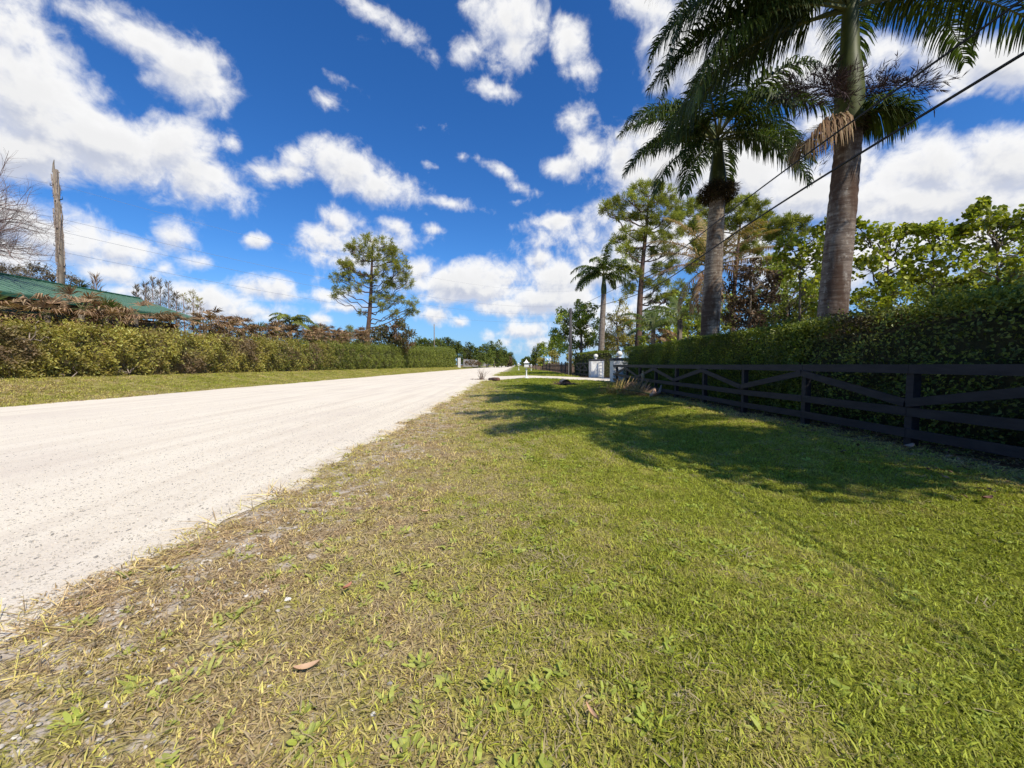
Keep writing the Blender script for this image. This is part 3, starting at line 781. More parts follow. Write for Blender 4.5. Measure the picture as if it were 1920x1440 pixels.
def pine(name, label, cat, trunk_px, Y, ms, r0, r1, mat, group=None, per=1.0, nl=.34, nw=.022, nn=46, twig='bark', squash=.8):
    base = at(*trunk_px[0], Y); gr = float(gz(base[0], Y)); base[2] = gr
    t = thing(name, base, label, cat, group)
    g = Geo(); c = Geo()
    tp = [base] + [at(x, y, Y) for x, y in trunk_px]; tp = np.array([p for i, p in enumerate(tp) if i == 0 or p[2] > gr+.1])
    s = np.concatenate([[0], np.cumsum(np.linalg.norm(np.diff(tp, axis=0), axis=1))]); s /= s[-1]
    tt = np.linspace(0, 1, 26); Q = np.stack([np.interp(tt, s, tp[:, k]) for k in range(3)], 1)
    for _ in range(2): Q[1:-1] = (Q[:-2]+2*Q[1:-1]+Q[2:])/4
    Q[0] = tp[0]
    g.tube(Q, r0*(1-tt)**.7 + r1, 8)
    for cc, R_ in masses_world(ms, Y):
        a = attach(Q, cc, .45); L = np.linalg.norm(cc-a)
        rb = min(.25*r0, .04 + .02*L)
        br = branch(g, a, cc, rb, rb*.35, -.10, 8, .035)
        k = max(4, int(per*26*(R_/1.0)**1.3)) if R_ > .4 else 5
        d = rdir(k); rad = rng.uniform(.35, 1, k)**.6
        pts = cc + d*rad[:, None]*R_*np.array([1, 1, squash])
        for p in pts:
            j = br[rng.integers(len(br)//2, len(br))]
            branch(g, j, p, rb*.28, rb*.1, .05, 4, .05, 4)
        m = k*nn
        C0 = np.repeat(pts, nn, 0)
        D = rdir(m); D[:, 2] = D[:, 2]*.8 + .25; out = np.repeat(d, nn, 0); D += out*.5
        D /= np.linalg.norm(D, axis=1)[:, None]
        C0 = C0 + rng.normal(0, nl*.28, (m, 3))
        c.leaves(C0, D, rdir(m), rng.uniform(.7, 1.2, m)*nl, nw, 0)
    g.obj('trunk', M[twig], t, True); c.obj('crown', mat, t)
    return t

def leafy(name, label, cat, trunk_px, Y, ms, r0, mat, group=None, leaf=.16, lw=.6, dens=1.0, rnd=False, bark='bark_grey', clump=.34, fine=1.0, squash=.85, base_z=None):
    base = at(*trunk_px[0], Y); gr = float(gz(base[0], Y)) if base_z is None else base_z; base[2] = gr
    t = thing(name, base, label, cat, group)
    g = Geo(); c = Geo()
    tp = np.array([base] + [at(x, y, Y) for x, y in trunk_px[1:]])
    s = np.concatenate([[0], np.cumsum(np.linalg.norm(np.diff(tp, axis=0), axis=1))]); s /= s[-1]
    tt = np.linspace(0, 1, 18); Q = np.stack([np.interp(tt, s, tp[:, k]) for k in range(3)], 1)
    g.tube(Q, r0*(1-tt*.75), 7)
    for cc, R_ in masses_world(ms, Y):
        a = attach(Q, cc, .8, .2)
        br = branch(g, a, cc, r0*.4, r0*.12, .04, 7, .05)
        k = max(5, int(16*fine))
        d = rdir(k); pts = cc + d*(rng.uniform(.3, .95, k)**.5)[:, None]*R_*np.array([1, 1, squash])
        for p in pts: branch(g, br[rng.integers(3, 7)], p, r0*.10, r0*.03, .03, 4, .06, 4)
        n1 = max(10, int(dens*15*(R_/leaf)**2/k))
        C0 = np.repeat(pts, n1, 0); m = len(C0)
        C0 = C0 + rdir(m)*(rng.uniform(0, 1, m)**.45)[:, None]*R_*clump
        D = rdir(m); D[:, 2] -= .15
        N = rdir(m)*.8 + np.array([0, 0, .8]); L = rng.uniform(.7, 1.25, m)*leaf
        c.leaves(C0, D, N, L, L*lw, .12, rnd)
    g.obj('trunk', M[bark], t, True); c.obj('crown', mat, t)
    return t

def hedge(name, label, line, width, h0, h1, leaf, lw, n, mat, core, near_pow=1.6, bump=.12, extra=None, rnd=False, rough_top=.1, base_lift=.0, mat2=None, y2=0):
    """line: list of (x,y, height); the hedge body is clothed in leaves around a twiggy core"""
    line = np.array(line, float)
    s = np.concatenate([[0], np.cumsum(np.linalg.norm(np.diff(line[:, :2], axis=0), axis=1))]); Ltot = s[-1]
    def pos(q):
        return np.stack([np.interp(q, s, line[:, k]) for k in range(line.shape[1])], 1)
    t = thing(name, (line[0, 0], line[0, 1], float(gz(line[0, 0], line[0, 1]))), label, 'hedge')
    # core
    q = np.linspace(.3, Ltot-.3, max(20, int(Ltot/1.0))); P = pos(q)
    tang = np.gradient(P[:, :2], axis=0); tang /= np.linalg.norm(tang, axis=1)[:, None]
    nor = np.stack([tang[:, 1], -tang[:, 0]], 1)
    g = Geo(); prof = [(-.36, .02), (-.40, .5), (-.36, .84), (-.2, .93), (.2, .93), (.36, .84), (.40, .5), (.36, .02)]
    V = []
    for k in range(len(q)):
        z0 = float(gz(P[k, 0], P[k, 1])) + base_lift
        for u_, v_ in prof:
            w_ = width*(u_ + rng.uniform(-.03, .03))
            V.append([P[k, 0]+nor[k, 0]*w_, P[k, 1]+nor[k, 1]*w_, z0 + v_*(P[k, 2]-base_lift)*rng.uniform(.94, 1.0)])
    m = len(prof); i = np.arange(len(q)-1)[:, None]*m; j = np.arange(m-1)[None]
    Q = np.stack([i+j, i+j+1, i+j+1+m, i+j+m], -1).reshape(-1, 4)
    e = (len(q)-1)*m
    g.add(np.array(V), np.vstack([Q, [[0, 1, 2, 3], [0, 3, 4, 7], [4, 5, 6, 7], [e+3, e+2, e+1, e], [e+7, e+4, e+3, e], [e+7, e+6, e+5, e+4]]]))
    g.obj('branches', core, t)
    # leaves: spread over the near side, top and ends, more of them where near
    c = Geo()
    q = Ltot*rng.uniform(0, 1, n)**near_pow; P = pos(q)
    tg = pos(np.clip(q+.5, 0, Ltot))[:, :2] - pos(np.clip(q-.5, 0, Ltot))[:, :2]; tg /= np.linalg.norm(tg, axis=1)[:, None]+1e-9
    nr = np.stack([tg[:, 1], -tg[:, 0]], 1)
    f = rng.uniform(0, 1, n); side = np.where(f < .52, 1, np.where(f < .66, -1, 0)); h = P[:, 2]
    hh = rng.uniform(.01, 1, n)
    h = h*(1 + rough_top*(.35*fld(q, q*0, 1.3, 2) + .3*fld(q, q*0, 3.1, 1)))
    lump = 1 + bump*fld(q, hh*h, 2.1, 1)*1.4 + bump*.6*fld(q, hh*h, 6.3, 2)
    off = np.where(side == 0, rng.uniform(-.5, .5, n), side*.5*lump) * width + rng.normal(0, .05*width, n)
    z = np.where(side == 0, h*(.96 + rng.normal(0, rough_top*.35, n) + .10*bump*8*fld(q, off*3, 1.7, 4)*rough_top), hh*h)
    z = np.minimum(z, h*(1+rough_top*1.2))
    z = np.maximum(z, base_lift*rng.uniform(.6, 1, n))
    en = rng.uniform(0, 1, n) < min(.06, 1.5/Ltot)
    q2 = np.where(rng.uniform(0, 1, n) < .5, 0, Ltot)
    Pe = pos(q2)
    bx = np.where(en, Pe[:, 0], P[:, 0]); by = np.where(en, Pe[:, 1], P[:, 1])
    off = np.where(en, rng.uniform(-.5, .5, n)*width, off)
    X_ = bx + nr[:, 0]*off; Y_ = by + nr[:, 1]*off
    C0 = np.stack([X_, Y_, gz(X_, Y_) + z], 1)
    outd = np.stack([nr[:, 0]*side, nr[:, 1]*side, (side == 0)*1.0 + .3], 1)
    shoot = (rng.uniform(0, 1, n) < .5*bump)[:, None] * np.maximum(fld(q*3.1, z*3, 2.7, 2), 0)[:, None]
    C0 = C0 + outd*shoot*rng.uniform(0, 1, n)[:, None]*3.2*bump*min(width, 2)*.5
    D = rdir(n)*.9 + outd*.4; N = rdir(n)*.7 + outd
    sc = 1 + .9*(q/Ltot)*(Ltot > 60)
    L = rng.uniform(.65, 1.3, n)*leaf*sc
    k2 = (C0[:, 1] + rng.normal(0, 6, n) + 9*fld(C0[:, 1], C0[:, 2], .5, 2)) > y2 if mat2 else np.zeros(n, bool)
    c.leaves(C0[~k2], D[~k2], N[~k2], L[~k2], L[~k2]*lw, .15, rnd)
    if mat2: c.leaves(C0[k2], D[k2], N[k2], L[k2], L[k2]*lw, .15, rnd, mat=1)
    c.obj('foliage', [mat, mat2] if mat2 else mat, t)
    return t, pos, Ltot

# ------------------------------------------------------------------ right side: fence
FX = 6.2
fence = thing('fence', (FX, 1.7, 0), 'dark board fence with zigzag braces in front of the clipped hedge', 'fence')
post_y = [6.3 + 2.3*k for k in range(-2, 9)]
ends = (1.7, 25.3)
def fz(y): return float(gz(FX, y))
for y in post_y:
    g = Geo(); g.box((FX+.02, y-.06, fz(y)-.1), (FX+.14, y+.06, 1.27 if y < 20 else 1.28)); g.obj('post', M['fence'], fence)
def rail(name, zc, hh, par=fence, x=FX, ys=None, top=None):
    ys = ys or ([ends[0]] + post_y + [ends[1]])
    for a, b in zip(ys[:-1], ys[1:]):
        if b - a < .3: continue
        g = Geo()
        za, zb = (zc if top else zc + float(gz(x, a)), zc if top else zc + float(gz(x, b)))
        g.beam((x, a+.004, za), (x, b-.004, zb), .034, hh); g.obj(name, M['fence'], par)
rail('top_rail', 1.235, .145, top=True)
rail('middle_rail', .56, .14)
rail('bottom_rail', .22, .14)
g_ = None
for k, (a, b) in enumerate(zip(post_y[:-1], post_y[1:])):
    za, zb = (1.10, .68) if k % 2 == 1 else (.68, 1.10)
    if k % 2 == 0: za, zb = .70, 1.12
    else: za, zb = 1.12, .70
    # peaks at 8.6, 13.2, 17.8 ... ; valleys at 6.3, 10.9 ...
    za2 = 1.12 if abs(((a - 8.6)/2.3) % 2) < .1 or abs(((a-8.6)/2.3) % 2 - 2) < .1 else .70
    zb2 = .70 if za2 > 1 else 1.12
    g = Geo(); g.beam((FX-.034, a+.01, za2), (FX-.034, b-.01, zb2), .03, .13); g.obj('brace', M['fence'], fence)

def cross_fence(name, label, x, ys, cat='fence', mat='fence', n_pick=0, ztop=1.3):
    t = thing(name, (x, ys[0], float(gz(x, ys[0]))), label, cat)
    for y in ys:
        z0 = float(gz(x, y)); g = Geo(); g.box((x+.02, y-.06, z0-.05), (x+.14, y+.06, z0+ztop)); g.obj('post', M[mat], t)
    for nm, zc in (('top_rail', ztop-.06), ('middle_rail', .6), ('bottom_rail', .22)):
        for a, b in zip(ys[:-1], ys[1:]):
            g = Geo(); g.beam((x, a, zc+float(gz(x, a))), (x, b, zc+float(gz(x, b))), .034, .13); g.obj(nm, M[mat], t)
    for k, (a, b) in enumerate(zip(ys[:-1], ys[1:])):
        z0 = float(gz(x, a)); up = k % 2
        g = Geo(); g.beam((x-.035, a, z0+(1.15 if up else .65)), (x-.035, b, z0+(.65 if up else 1.15)), .03, .11); g.obj('brace', M[mat], t)
    return t
cross_fence('fence', 'short dark crossed-board fence between the white pillars and the utility pole', 6.35, [35.1, 37.4, 39.7, 42.0])

# distant picket fence
pf = thing('picket_fence', (6.2, 46, .1), 'distant brown picket fence beyond the utility pole', 'fence')
for y in np.arange(46, 94, 4.0):
    z0 = float(gz(6.2, y)); g = Geo(); g.box((6.13, y-.08, z0), (6.27, y+.08, z0+1.5)); g.obj('post', M['brown_wood'], pf)
g = Geo()
for y in np.arange(46.3, 93.8, .42):
    z0 = float(gz(6.2, y)); g.box((6.09, y-.07, z0+.08), (6.115, y+.07, z0+1.3+rng.uniform(-.05, .05)))
g.obj('pickets', M['brown_wood'], pf)
for zc in (.4, 1.05):
    g = Geo(); g.beam((6.15, 46, zc+float(gz(6.2, 46))), (6.15, 94, zc+float(gz(6.2, 94))), .04, .09); g.obj('rail', M['brown_wood'], pf)

# ------------------------------------------------------------------ gate pillars with globe lamps
def pillar(x, y, w, h, label, lampx=0.0, dual=False):
    z0 = float(gz(x, y)); t = thing('gate_pillar', (x, y, z0), label, 'pillar')
    g = Geo(); g.box((x-w/2, y-w/2, z0-.05), (x+w/2, y+w/2, z0+h)); o = g.obj('shaft', M['white'], t)
    bv = o.modifiers.new('bevel', 'BEVEL'); bv.width = .015; bv.segments = 2
    g = Geo()   # raised panel border on the two road-side faces
    for zz0, zz1 in ((z0+.06, z0+.16), (z0+h-.14, z0+h-.03)):
        g.box((x-w/2+.003, y-w/2-.018, zz0), (x+w/2-.003, y-w/2-.002, zz1))
    for sx in (-1, 1):
        g.box((x+sx*(w/2-.06)-.05, y-w/2-.016, z0+.165), (x+sx*(w/2-.06)+.05, y-w/2-.002, z0+h-.145))
    g.obj('panel_border', M['white'], t)
    g = Geo(); g.box((x-w/2-.05, y-w/2-.05, z0+h+.002), (x+w/2+.05, y+w/2+.05, z0+h+.13)); g.box((x-w/2+.06, y-w/2+.06, z0+h+.132), (x+w/2-.06, y+w/2-.06, z0+h+.17))
    o = g.obj('cap', M['cap'], t); bv = o.modifiers.new('bevel', 'BEVEL'); bv.width = .015; bv.segments = 2
    r = .19; zc = z0+h+.17
    g = Geo(); g.lathe((x+lampx, y, zc), [(.001, .06), (.11, .05), (.12, 0)][::-1] + [(.07, .09), (.001, .1)], 20); g.obj('lamp_base', M['white'], t, True)
    g = Geo(); g.lathe((x+lampx, y, zc+.07+r), [(max(.001, r*math.sin(a)), -r*math.cos(a)) for a in np.linspace(0, np.pi, 16)], 24); g.obj('lamp_globe', M['globe'], t, True)
    return t
pillar(6.75, 25.95, 1.0, 1.42, 'nearer white gate pillar with dark cap and globe lamp at the fence end')
pillar(6.95, 34.4, 1.1, 1.42, 'farther white gate pillar with globe lamp, left of the nearer one', -.05)
# white folded gate between the pillars
gt = thing('gate', (6.6, 33.2, .2), 'white slatted gate standing open beside the farther gate pillar', 'gate')
g = Geo()
for yy in (32.3, 33.7):
    g = Geo(); g.box((7.02, yy-.04, .22), (7.1, yy+.04, 1.62)); g.obj('gate_post', M['white'], gt)
for k in range(5):
    g = Geo(); g.beam((7.06, 32.35, .42+k*.27), (7.06, 33.65, .42+k*.27), .03, .07); g.obj('bar', M['white'], gt)
# far pillar
z0 = float(gz(5.9, 92)); pz = thing('gate_pillar', (5.9*1.15, 92, z0), 'small distant gate pillar with two globe lamps at the picket fence', 'pillar')
X0 = at(1025.5, 690, 92)[0]
pz.location = (X0, 92, z0)
g = Geo(); g.box((X0-.35, 91.6, z0-.05), (X0+.35, 92.4, z0+2.0)); g.obj('shaft', M['white'], pz)
g = Geo(); g.box((X0-.42, 91.53, z0+2.002), (X0+.42, 92.47, z0+2.12)); g.obj('cap', M['cap'], pz)
for dx in (.05, .75):
    g = Geo(); g.lathe((X0+dx, 92, z0+2.12+.3), [(max(.001, .26*math.sin(a)), -.26*math.cos(a)) for a in np.linspace(0, np.pi, 10)], 14); g.obj('lamp_globe', M['globe'], pz, True)
    if dx > .5:
        g = Geo(); g.box((X0+dx-.3, 91.7, z0-.05), (X0+dx+.3, 92.3, z0+2.1)); g.obj('shaft', M['white'], pz)

# ------------------------------------------------------------------ mailboxes
def mailbox(px, pb, Y, label, s=1.0):
    b = at(px, pb, Y); x = b[0]; z0 = float(gz(x, Y)); t = thing('mailbox', (x, Y, z0), label, 'mailbox', 'mailboxes by the road')
    g = Geo(); g.lathe((x, Y, z0-.02), [(.19*s, 0), (.18*s, .08*s), (.10*s, .16*s), (.06*s, .24*s), (.055*s, .6*s), (.075*s, .78*s), (.05*s, .84*s), (.05*s, .98*s), (.12*s, 1.02*s)], 16); g.obj('post', M['white'], t, True)
    zb = z0 + 1.0*s; w = .19*s
    g = Geo(); g.box((x-w, Y-.26*s, zb), (x+w, Y+.26*s, zb+.36*s)); o = g.obj('box', M['white'], t)
    g = Geo()  # concave pagoda roof
    pr = [(1.35, .36), (1.3, .40), (.75, .47), (.35, .58), (.22, .64), (.12, .66), (.02, .74)]
    V = []
    for k, z in pr:
        for sx, sy in ((-1, -1), (1, -1), (1, 1), (-1, 1)): V.append([x+sx*w*k, Y+sy*.26*s*k, zb+z*s])
    n = len(pr); Q = [[i*4+j, i*4+(j+1) % 4, (i+1)*4+(j+1) % 4, (i+1)*4+j] for i in range(n-1) for j in range(4)] + [[3, 2, 1, 0]]
    g.add(V, Q); g.obj('roof', M['white'], t)
    g = Geo(); g.box((x-.13*s, Y-.268*s, zb+.24*s), (x+.13*s, Y-.262*s, zb+.29*s)); g.obj('mail_slot', M['meter'], t)
    g = Geo(); g.box((x-.13*s, Y-.266*s, zb+.06*s), (x+.13*s, Y-.262*s, zb+.2*s)); g.obj('door', M['white'], t)
    return t
mailbox(987, 709, 32.5, 'white pagoda-roofed mailbox on a turned post beside the driveway', .93)
mailbox(972.5, 690, 92, 'tiny white mailbox at the far verge, left of the near mailbox', 1.0)
mailbox(996, 694, 84, 'tiny white mailbox on the far verge, right of the near mailbox', .8)

# utility pole right + cables
def pole(name, px, py_top, Y, r, label, mat, z=None, lean=0):
    tpt = at(px, py_top, Y); x = tpt[0]; z0 = float(gz(x, Y))
    t = thing(name, (x, Y, z0), label, 'utility pole')
    g = Geo(); g.tube([(x-lean, Y, z0-.1), (x-lean*.5, Y, (z0+tpt[2])/2), (x, Y, tpt[2])], [r*1.15, r, r*.85], 12); g.obj('shaft', M[mat], t, True)
    return t, np.array([x, Y, tpt[2]]), z0
pl, ptop, z0 = pole('utility_pole', 1070, 578, 40, .15, 'slim dark utility pole standing past the white pillars', 'pole_dark')
g = Geo(); g.beam((ptop[0]-.25, 40, ptop[2]-.35), (ptop[0]+.25, 40, ptop[2]-.35), .08, .08); g.obj('bracket', M['meter'], pl)
g = Geo(); g.tube([(ptop[0]-.17, 39.85, z0), (ptop[0]-.16, 39.85, z0+3)], .035, 8); g.obj('conduit', M['grey_wall'], pl)

def cable(name, pts, r, label, mat='cable', cat='cable', group=None):
    P = np.array(pts, float); s = np.concatenate([[0], np.cumsum(np.linalg.norm(np.diff(P, axis=0), axis=1))])
    t = np.linspace(0, s[-1], 60); Q = np.stack([np.interp(t, s, P[:, k]) for k in range(3)], 1)
    for _ in range(25): Q[1:-1] = (Q[:-2]+Q[1:-1]+Q[2:])/3
    g = Geo(); g.tube(Q, r, 8); o = g.obj(name, M[mat], None, True); tag(o, label, cat, group)
    return o
def lerp3(a, b, n=2): return [a + (b-a)*k/(n-1) for k in range(n)]
a1 = at(1920, 100, 4.0); a2 = at(1430, 392, 8.2); a3 = at(1230, 545, 16.5)
cable('cable', [a1 + (a1-a2)*2.2 + np.array([0, 0, .5]), a1 + (a1-a2)*1.0, a1, a2, a3, ptop + np.array([0, 0, -.5])], .0165, 'thick lower black cable crossing in front of the palm trunks')
b1 = at(1850, 45, 4.4); b2 = at(1600, 222, 6.1); b3 = at(1400, 368, 9.2); b4 = at(1240, 500, 17)
cable('cable', [b1 + (b1-b2)*5, b1 + (b1-b2)*1.2, b1, b2, b3, b4, ptop + np.array([0, 0, -.2])], .0135, 'thin upper black cable running from the palm crowns to the utility pole')

# ------------------------------------------------------------------ royal palms
def spray(g, base, az, el, L, n=26, depth=2, r=.012):
    d = np.array([math.cos(el)*math.cos(az), math.cos(el)*math.sin(az), math.sin(el)])
    P = np.array([base + d*L*t + np.array([0, 0, -.35*L*t*t]) for t in np.linspace(0, 1, 7)])
    g.tube(P, np.linspace(r, r*.5, 7), 4)
    for k in range(n):
        t = rng.uniform(.15, 1); q = base + d*L*t + np.array([0, 0, -.35*L*t*t])
        dd = d*.7 + rdir(1)[0]*.8; dd /= np.linalg.norm(dd); l = L*.42*rng.uniform(.6, 1.1)
        e = q + dd*l + np.array([0, 0, -.12*l])
        g.tube([q, (q+e)/2 + rng.normal(0, .02, 3), e], [r*.45, r*.35, r*.2], 3)
        m = 9; b = q + (e-q)*rng.uniform(.1, 1, m)[:, None]
        g.leaves(b, rdir(m)*.8+dd, rdir(m), rng.uniform(.10, .26, m), .02, 0)

def royal(px, py_base, px_top, py_top, py_shaft, Y, rb, rt, fr, label, zfix=None, nl=130, ll=.95, wid=.038, extras=None, tm='trunk', mid=1.0, sprays=(), nest=None, frond_mat=None):
    b = at(px, py_base, Y); tp = at(px_top, py_top, Y); sh = at(px_top + (px_top-px)*.06, py_shaft, Y)
    z0 = float(gz(b[0], Y)); sl = (tp-b)/(tp[2]-b[2]); base = b + sl*(z0-b[2])
    t = thing('royal_palm', base, label, 'palm tree', 'tall royal palms behind the fence')
    n = 60; u = np.linspace(0, 1, n); P = base + (tp-base)*u[:, None]; P[0, 2] -= .1
    rr = rb + (rt-rb)*u + .06*rb*np.sin(u*np.pi)*mid + .25*rb*np.exp(-u*22) + rng.normal(0, .003, n) + .006*(np.arange(n) % 2)
    g = Geo(); g.tube(P, rr, 28); g.obj('trunk', M[tm], t, True)
    u = np.linspace(0, 1, 14); P = tp + (sh-tp)*u[:, None]
    g = Geo(); g.tube(P, rt*(1.04 + .22*np.sin(np.clip(u*1.6, 0, 1)*np.pi) - .45*u), 18); g.obj('crownshaft', M['shaft'], t, True)
    for k, f in enumerate(fr):
        az, el, L, dr = f[:4]; dead = len(f) > 4 and f[4] == 'dead'
        g = Geo(); p0 = sh + np.array([math.cos(R(az))*.08, math.sin(R(az))*.08, -.15 + .02*k])
        if len(f) > 5: p0 = tp + (sh-tp)*f[5]
        frond(g, p0, R(az), R(el), L, R(dr), nl, ll, wid, .75 if not dead else 1.6, .6, .045, side_bend=rng.uniform(-.15, .15), ragged=.25 if dead else 0)
        o = g.obj('frond', [M['dead_frond'] if dead else (frond_mat or M['royal_frond']), M['rachis']], t)
        if dead: o['label'] = 'brown dead frond hanging below the crown'
    # spear leaf
    g = Geo(); g.tube([sh, sh+np.array([.05, .05, .7]), sh+np.array([.1, .05, 1.5])], [.05, .035, .008], 6); g.obj('spear_leaf', M['rachis'], t, True)
    for (q, az, el, L) in sprays:
        g = Geo(); spray(g, tp + (sh-tp)*q, R(az), R(el), L*1.15, 64); o = g.obj('flower_stalk', M['bloom'], t)
    if nest:
        g = Geo(); m = nest[1]; c0 = tp + (sh-tp)*nest[0]
        d = rdir(m); d[:, 2] *= .8; p = c0 + d*(rng.uniform(.3, 1, m)**.6)[:, None]*nest[2]*np.array([1, 1, .75])
        D = rdir(m)*.7 + d*.5; D[:, 2] -= .5
        g.leaves(p, D, rdir(m), rng.uniform(.08, .22, m), .02, 0)
        for k in range(14):
            a = rng.uniform(0, 6.28); e = c0 + np.array([math.cos(a), math.sin(a), rng.uniform(-.4, .3)])*nest[2]
            g.tube([c0, (c0+e)/2+np.array([0, 0, .08]), e], [.03, .02, .01], 4)
        g.obj('old_flower_stalks', M['fiber'], t)
    return t, sh

F1 = [(184, 55, 5.40, 150), (160, 2, 4.75, 70), (192, 0, 4.97, 80), (215, 58, 5.29, 130), (5, 62, 5.29, 120), (352, 8, 4.75, 65), (140, 8, 4.64, 75), (182, 30, 5.40, 120), (176, 15, 5.18, 95), (198, 40, 5.40, 130), (168, 38, 5.40, 120), (178, 42, 5.08, 95), (190, 68, 5.29, 125), (160, 22, 4.86, 85), (205, 18, 4.86, 80), (222, 48, 5.08, 100), (172, 5, 4.54, 60), (150, 50, 5.08, 105), (186, -8, 4.21, 50),
      (0, 48, 5.18, 95), (16, 28, 4.97, 80), (345, 22, 4.75, 70), (325, 55, 5.08, 100), (250, 62, 4.97, 110), (290, 72, 4.97, 115), (90, 55, 4.97, 100), (50, 35, 4.86, 90), (120, 30, 4.86, 85)]
royal(1556, 640, 1592, 250, 8, 9.6, .30, .25, F1 + [(192, -5, 1.5, 60, 'dead', .08), (330, 20, 1.1, 70, 'green', .1)],
      'tallest royal palm, thick lichened trunk in the loose part of the hedge', sprays=[(.22, 20, 38, 1.45), (.3, 350, 20, 1.3), (.28, 170, 35, 1.3), (.2, 60, 10, 1.2), (.18, 215, 30, 1.1)], tm='trunk2', mid=.6, nest=(.04, 500, .36))
F2 = [(178, 44, 3.9, 84), (186, 16, 3.7, 78), (194, -12, 3.5, 66), (166, 66, 4.0, 105), (214, -30, 3.1, 50), (202, 36, 3.8, 90), (0, 24, 3.9, 88), (346, -2, 3.7, 72), (16, 48, 4.1, 100), (335, 40, 3.9, 98),
      (150, 30, 3.8, 90), (90, 55, 3.9, 105), (60, 25, 3.8, 90), (260, 62, 3.8, 115), (232, 40, 3.8, 100), (300, 50, 3.8, 105), (120, 62, 3.9, 110), (5, 70, 4.1, 112), (322, -14, 3.4, 62), (285, 20, 3.6, 90)]
royal(1330, 640, 1345, 372, 262, 15.2, .345, .265, F2, 'royal palm with stout grey ringed trunk rising from the clipped hedge', nl=110, ll=.85, wid=.045, nest=(.10, 5200, .68), mid=.5)
F3 = [(180, 25, 3.7, 85), (190, 5, 3.5, 75), (170, 50, 3.8, 105), (0, 25, 3.7, 85), (350, 5, 3.5, 75), (20, 55, 3.8, 105), (210, 30, 3.7, 90), (240, 55, 3.7, 100), (300, 50, 3.7, 100), (90, 60, 3.7, 100),
      (60, 20, 3.7, 85), (130, 25, 3.7, 85), (270, 80, 3.9, 90), (200, -10, 3.3, 60), (340, -12, 3.1, 60), (160, -5, 3.3, 60)]
royal(1127, 657, 1132, 552, 515, 41, .33, .25, F3, 'smaller royal palm with slim pale trunk behind the white gate pillars', nl=70, ll=.85, wid=.08, mid=.3, frond_mat=M['green_frond'])
# the next palm of the row, right beside the frame; its crown shades the lawn
b = np.array([7.35, 3.3])
t = thing('royal_palm', (7.35, 3.3, 0), 'royal palm at the right-hand edge, only its frond tips in view', 'palm tree', 'tall royal palms behind the fence')
g = Geo(); u = np.linspace(0, 1, 20); g.tube(np.stack([7.35+.2*u, 3.3+0*u, 7.6*u-.1], 1), .36-.08*u, 20); g.obj('trunk', M['trunk2'], t, True)
g = Geo(); g.tube([(7.55, 3.3, 7.5), (7.56, 3.3, 8.6), (7.6, 3.3, 9.6)], [.31, .3, .18], 16); g.obj('crownshaft', M['shaft'], t, True)
for k, f in enumerate([(180, 30, 4.4, 85), (200, 10, 4.3, 70), (150, 15, 4.4, 75), (130, 45, 4.5, 95), (220, 45, 4.5, 95), (250, 20, 4.3, 80), (90, 35, 4.5, 90), (60, 20, 4.4, 80), (0, 35, 4.5, 90), (320, 25, 4.4, 80), (285, 40, 4.5, 95), (180, 65, 4.6, 110), (110, 5, 4.2, 60)]):
    g = Geo(); frond(g, np.array([7.6, 3.3, 9.5]), R(f[0]), R(f[1]), f[2], R(f[3]), 120, .95, .045, .75, .6, .045); g.obj('frond', [M['royal_frond'], M['rachis']], t)

# ------------------------------------------------------------------ hedges
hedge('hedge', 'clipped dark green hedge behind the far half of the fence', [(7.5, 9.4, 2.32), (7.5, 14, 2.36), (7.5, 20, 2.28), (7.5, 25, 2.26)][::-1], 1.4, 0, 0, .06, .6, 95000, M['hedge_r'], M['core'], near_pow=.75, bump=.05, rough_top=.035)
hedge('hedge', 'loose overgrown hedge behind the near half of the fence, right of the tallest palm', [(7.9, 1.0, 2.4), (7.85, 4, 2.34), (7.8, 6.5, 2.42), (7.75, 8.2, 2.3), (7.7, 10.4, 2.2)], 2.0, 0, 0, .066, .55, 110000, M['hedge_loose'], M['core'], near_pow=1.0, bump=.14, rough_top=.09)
hedge('hedge', 'small dark clipped hedge behind the farther gate pillar', [(8.1, 35.6, 2.4), (7.3, 46, 2.4)], 1.6, 0, 0, .12, .6, 9000, M['hedge_r'], M['core'], near_pow=1.0, bump=.05, rough_top=.04)

LH = [(-23.1, 12, 2.3), (-23.1, 17, 2.4), (-22.9, 25, 2.55), (-22.7, 34, 2.7), (-22.5, 45, 2.9), (-22.2, 60, 3.3), (-21.8, 85, 4.0), (-21.0, 128, 5.3)]
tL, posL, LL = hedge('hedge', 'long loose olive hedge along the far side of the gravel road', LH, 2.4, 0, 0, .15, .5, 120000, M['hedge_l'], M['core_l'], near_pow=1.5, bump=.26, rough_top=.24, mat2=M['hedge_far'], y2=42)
# bare branches poking out of it
for px, py, Yq in ((600, 694, 44), (540, 694, 37), (535, 675, 36), (130, 712, 19), (60, 640, 17.5), (330, 640, 25), (470, 690, 31), (250, 700, 22), (415, 640, 29)):
    c0 = at(px, py, Yq); c0[0] = -21.8; g = Geo()
    for k in range(6):
        e = c0 + np.array([rng.uniform(-.3, .4), rng.uniform(-.7, .7), rng.uniform(-.5, 1.0)])
        branch(g, c0, e, .03, .01, .1, 5, .08, 4)
    g.obj('bare_branch', M['stick'], tL)

